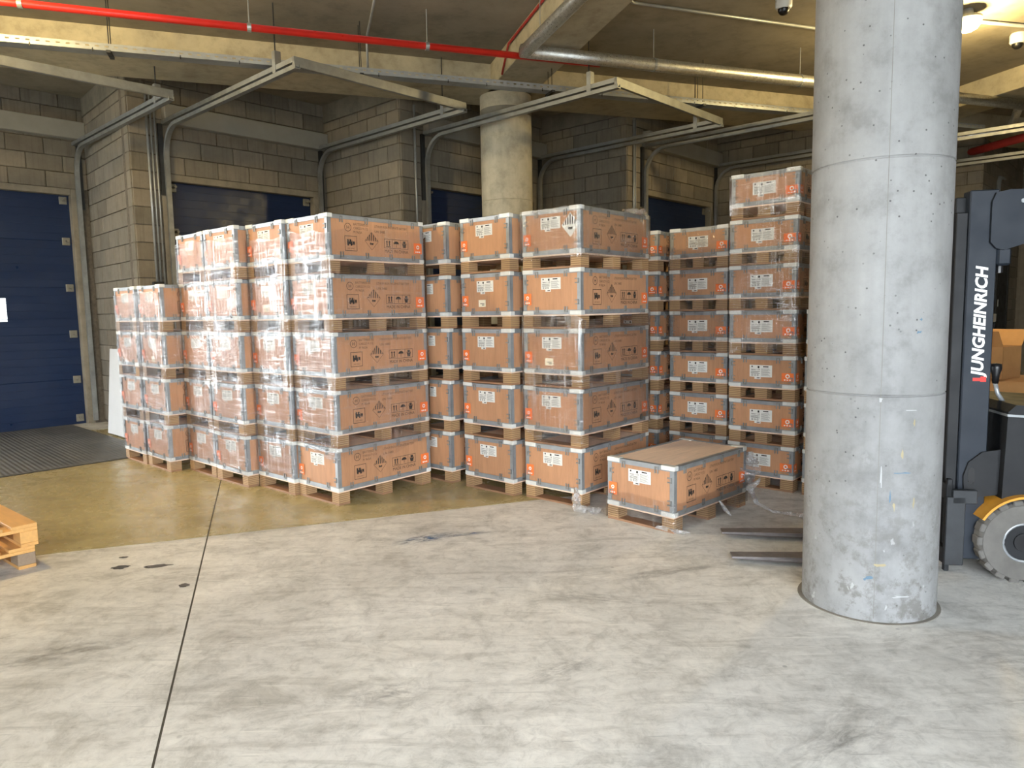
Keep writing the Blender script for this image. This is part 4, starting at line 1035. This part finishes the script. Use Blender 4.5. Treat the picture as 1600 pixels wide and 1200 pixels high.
def wheel(x, y, r, w_, s, rim):
    prof = [(rim, y-w_/2), (r*.93, y-w_/2), (r*.985, y-w_*.38), (r, y-w_*.30), (r, y+w_*.30), (r*.985, y+w_*.38), (r*.93, y+w_/2), (rim, y+w_/2)]
    n = 40; b = MB(); k = len(prof)
    vs = [(x+q*math.cos(2*PI*i/n), yy, r+.002+q*math.sin(2*PI*i/n)) for i in range(n) for q, yy in prof]
    b.add(vs, [(i*k+j, i*k+j+1, ((i+1)%n)*k+j+1, ((i+1)%n)*k+j) for i in range(n) for j in range(k-1)])
    t = b.build('tyre', TYRE, fk, fix=True); smooth_angle(t, 35)
    lg = MB()
    for i in range(18):
        a_ = 2*PI*i/18
        for sg in (-1, 1):
            mm = Matrix.Translation((x, y, r+.002)) @ Matrix.Rotation(-(a_ + (.17 if sg > 0 else 0)), 4, 'Y')
            lg.cbox((r-.02, sg*w_*.04 if sg > 0 else -w_*.49, -.026), (r+.012, w_*.49 if sg > 0 else -w_*.04, .026), .006, mm)
    lo = lg.build('tread_lugs', TYRE, t)
    yf = y - w_/2*s
    MB().cyl((x,y-w_*.4,r+.002), (x,y+w_*.4,r+.002), rim+.002, 28).build('wheel_rim', FDARK, fk)
    MB().cyl((x,y-s*w_*.42,r+.002), (x,y-s*w_*.46,r+.002), rim*.45, 18).build('wheel_hub', BLACK, fk)
    ring = [(x+(rim-.006)*math.cos(2*PI*i/28), y-s*w_*.46, r+.002+(rim-.006)*math.sin(2*PI*i/28)) for i in range(29)]
    MB().tube(ring, .009, 6).build('rim_lip', GALV, fk, True)
for s in (1, -1):
    wheel(.43, -s*.36, .232, .16, s, .115)
    wheel(1.78, -s*.36, .20, .14, s, .10)
    arc = [(.43+.275*math.cos(a_), .235+.275*math.sin(a_)) for a_ in [R_(150-q*8) for q in range(12)]]
    arc2 = [(.43+.262*math.cos(a_), .235+.262*math.sin(a_)) for a_ in [R_(150-q*8) for q in range(12)]]
    MB().prism(arc + arc2[::-1], *sorted((-s*.26, -s*.47)), 'y').build('mudguard', YELLOW, fk, fix=True)
# lettering up the mast
tp = text_fit('JUNGHEINRICH', 0, .62, 0, .062, .035)
mp_ = lambda a, b: (.205-b+.0+.0, -.3555-.001, 1.17+a)
b = MB()
for f in tp: b.add([mp_(x_ + .18*0 , y_) for x_, y_ in f], [tuple(range(len(f)))])
# letters lean forward a little
b.v = [(v[0], v[1], v[2] + (.205-v[0])*.20) for v in b.v]
b.build('lettering', WHITEP, fk)
MB().box((.195,-.3572,1.145), (.225,-.356,1.175)).box((.155,-.3572,1.150), (.195,-.356,1.168)).build('red_logo_hook', RED, fk)

# ------------------------------------------------------------------ things behind the forklift
def carton(loc, rz, sx, sy, sz, label, flaps):
    e = empty('cardboard_box', loc, rz); tag(e, label, 'box')
    cm = carton.mat
    b = MB()
    for (lo, hi) in (((-sx/2,-sy/2,0),(sx/2,-sy/2+.006,sz)), ((-sx/2,sy/2-.006,0),(sx/2,sy/2,sz)), ((-sx/2,-sy/2,0),(-sx/2+.006,sy/2,sz)), ((sx/2-.006,-sy/2,0),(sx/2,sy/2,sz)), ((-sx/2,-sy/2,0),(sx/2,sy/2,.006))): b.box(lo, hi)
    b.build('body', cm, e)
    for (ax, s) in flaps:
        mm = Matrix.Translation((s*sx/2, 0, sz)) @ Matrix.Rotation(s*R_(35), 4, 'Y') if ax == 'x' else Matrix.Translation((0, s*sy/2, sz)) @ Matrix.Rotation(-s*R_(50), 4, 'X')
        b = MB().box((-.003,-sy/2,0), (.003,sy/2,.22), mm) if ax == 'x' else MB().box((-sx/2,-.003,0), (sx/2,.003,.22), mm)
        b.build('flap', cm, e)
carton.mat = simple('cardboard', S(186,140,88), .8, 0, .08, 4)
for k, z in enumerate((0, .144, .288)):
    euro_pallet((5.45, 7.45, z), 1.0, ['bottom pallet of the pile behind the forklift', 'middle pallet of the pile behind the forklift', 'top pallet of the pile behind the forklift'][k], (PINE, PINE, PINEG))
carton((5.55, 8.15, .432), 1.0, .95, .72, .30, 'low flat brown cardboard box on the pallets behind forklift', ())
carton((5.52, 8.20, .735), .55, .42, .40, .36, 'open cardboard box with raised flaps behind the forklift', (('x',-1),('x',1),('y',1)))
e = empty('yellow_rack', (5.42, 9.35, 0), .6); tag(e, 'yellow slatted rack seen between column and mast', 'rack')
for x in (-.4, .4):
    for y in (-.25, .25): MB().cbox((x-.03,y-.03,0), (x+.03,y+.03,1.36), .004).build('post', YELLOW, e)
for z in (.15, .36, .57, .78, .99, 1.12, 1.25): MB().cbox((-.4,-.28,z), (.4,-.23,z+.08), .004).build('slat', YELLOW, e)

# ------------------------------------------------------------------ marks on the floor
def blot(x, y, rx, ry, rot, mat, label, cat, seed, name='floor_stain', rag=.2):
    rnd = random.Random(seed); n = 22; vs = []
    for i in range(n):
        a_ = 2*PI*i/n; q = 1 + rnd.uniform(-rag, rag); px, py = rx*q*math.cos(a_), ry*q*math.sin(a_)
        vs.append((x+px*math.cos(rot)-py*math.sin(rot), y+px*math.sin(rot)+py*math.cos(rot), .0012))
    o = MB().add(vs, [tuple(range(n))]).build(name, mat); tag(o, label, cat); return o
def mat_smudge(name, col, amount):
    m, n, b, o = newmat(name)
    t = N(n, 'ShaderNodeTexCoord'); ln = N(n, 'ShaderNodeVectorMath', operation='LENGTH'); n.links.new(t.outputs['Object'], ln.inputs[0])
    fall = ramp(n, ln.outputs['Value'], [(.15, (1,1,1)), (1.0, (0,0,0))])
    oi = N(n, 'ShaderNodeObjectInfo'); mp = N(n, 'ShaderNodeMapping'); n.links.new(t.outputs['Object'], mp.inputs[0]); mu = N(n, 'ShaderNodeMath', operation='MULTIPLY'); mu.inputs[1].default_value = 40; n.links.new(oi.outputs['Random'], mu.inputs[0]); n.links.new(mu.outputs[0], mp.inputs['Location'])
    ns_ = ramp(n, noise(n, mp.outputs[0], 3.2, 7, .75, .8), [(.42, (0,0,0)), (.62, (1,1,1))])
    a_ = mixc(n, 1.0, fall, ns_, 'MULTIPLY'); a_ = mixc(n, 1.0, a_, (amount,)*3+(1,), 'MULTIPLY')
    b.inputs['Base Color'].default_value = col; b.inputs['Roughness'].default_value = .6
    n.links.new(a_, b.inputs['Alpha'])
    return m
SMG = mat_smudge('grey_smudge', S(92,88,84), .34); SMB = mat_smudge('blue_smear', S(44,96,146), 1.0)
def smudge(x, y, rx, ry, rot, label, mat=None, name='floor_smudge'):
    n = 24; b = MB().add([(math.cos(2*PI*i/n), math.sin(2*PI*i/n), 0) for i in range(n)], [tuple(range(n))])
    o = b.build(name, mat or SMG); o.location = (x, y, .0010); o.rotation_euler = (0,0,rot); o.scale = (rx, ry, 1); tag(o, label, 'stain'); return o
smudge(.20, 3.05, .28, .10, .5, 'dark scuffed smudge on the floor at bottom centre')
smudge(-.55, 2.88, .30, .14, .2, 'grey smudge on the near floor left of bottom centre')
smudge(.95, 4.22, .75, .10, .28, 'long brownish tyre smear before the lone crate')
smudge(.42, 3.85, .55, .09, -.25, 'faint grey smear between lone crate and viewer')
smudge(-2.2, 3.3, .55, .18, .3, 'faint grey smudge left of the floor joint')
smudge(2.3, 3.05, .5, .22, -.2, 'grey grime on the floor by the column foot')
smudge(1.2, 2.5, .5, .16, .6, 'pale grey worn patch on floor at lower right')
WET = simple('oily_stain', S(84,82,80), .3, 0, .1, 5); BPT = simple('blue_floor_paint', S(84,112,128), .6, 0, .2, 8)
blot(-2.54, 4.47, .055, .036, .2, WET, 'small dark oil spot at the left end of the spots', 'stain', 1)
blot(-2.31, 4.48, .085, .03, .2, WET, 'largest dark oil spot left of the floor joint', 'stain', 2)
blot(-2.62, 4.66, .03, .018, .1, WET, 'faint dark oil spot above the others near pallets', 'stain', 3)
blot(-1.98, 4.14, .035, .03, .1, WET, 'dark oil spot touching the floor joint', 'stain', 4)
smudge(-.62, 4.95, .30, .10, .45, 'larger blue-green paint smear before the printed stack', SMB, 'paint_smear')
smudge(-2.0, 5.13, 1.7, .07, .335, 'dirty band along the floor joint before the wrapped stacks')
smudge(-.33, 5.03, .24, .04, .3, 'narrow blue paint streak right of the larger smear', SMB, 'paint_smear')
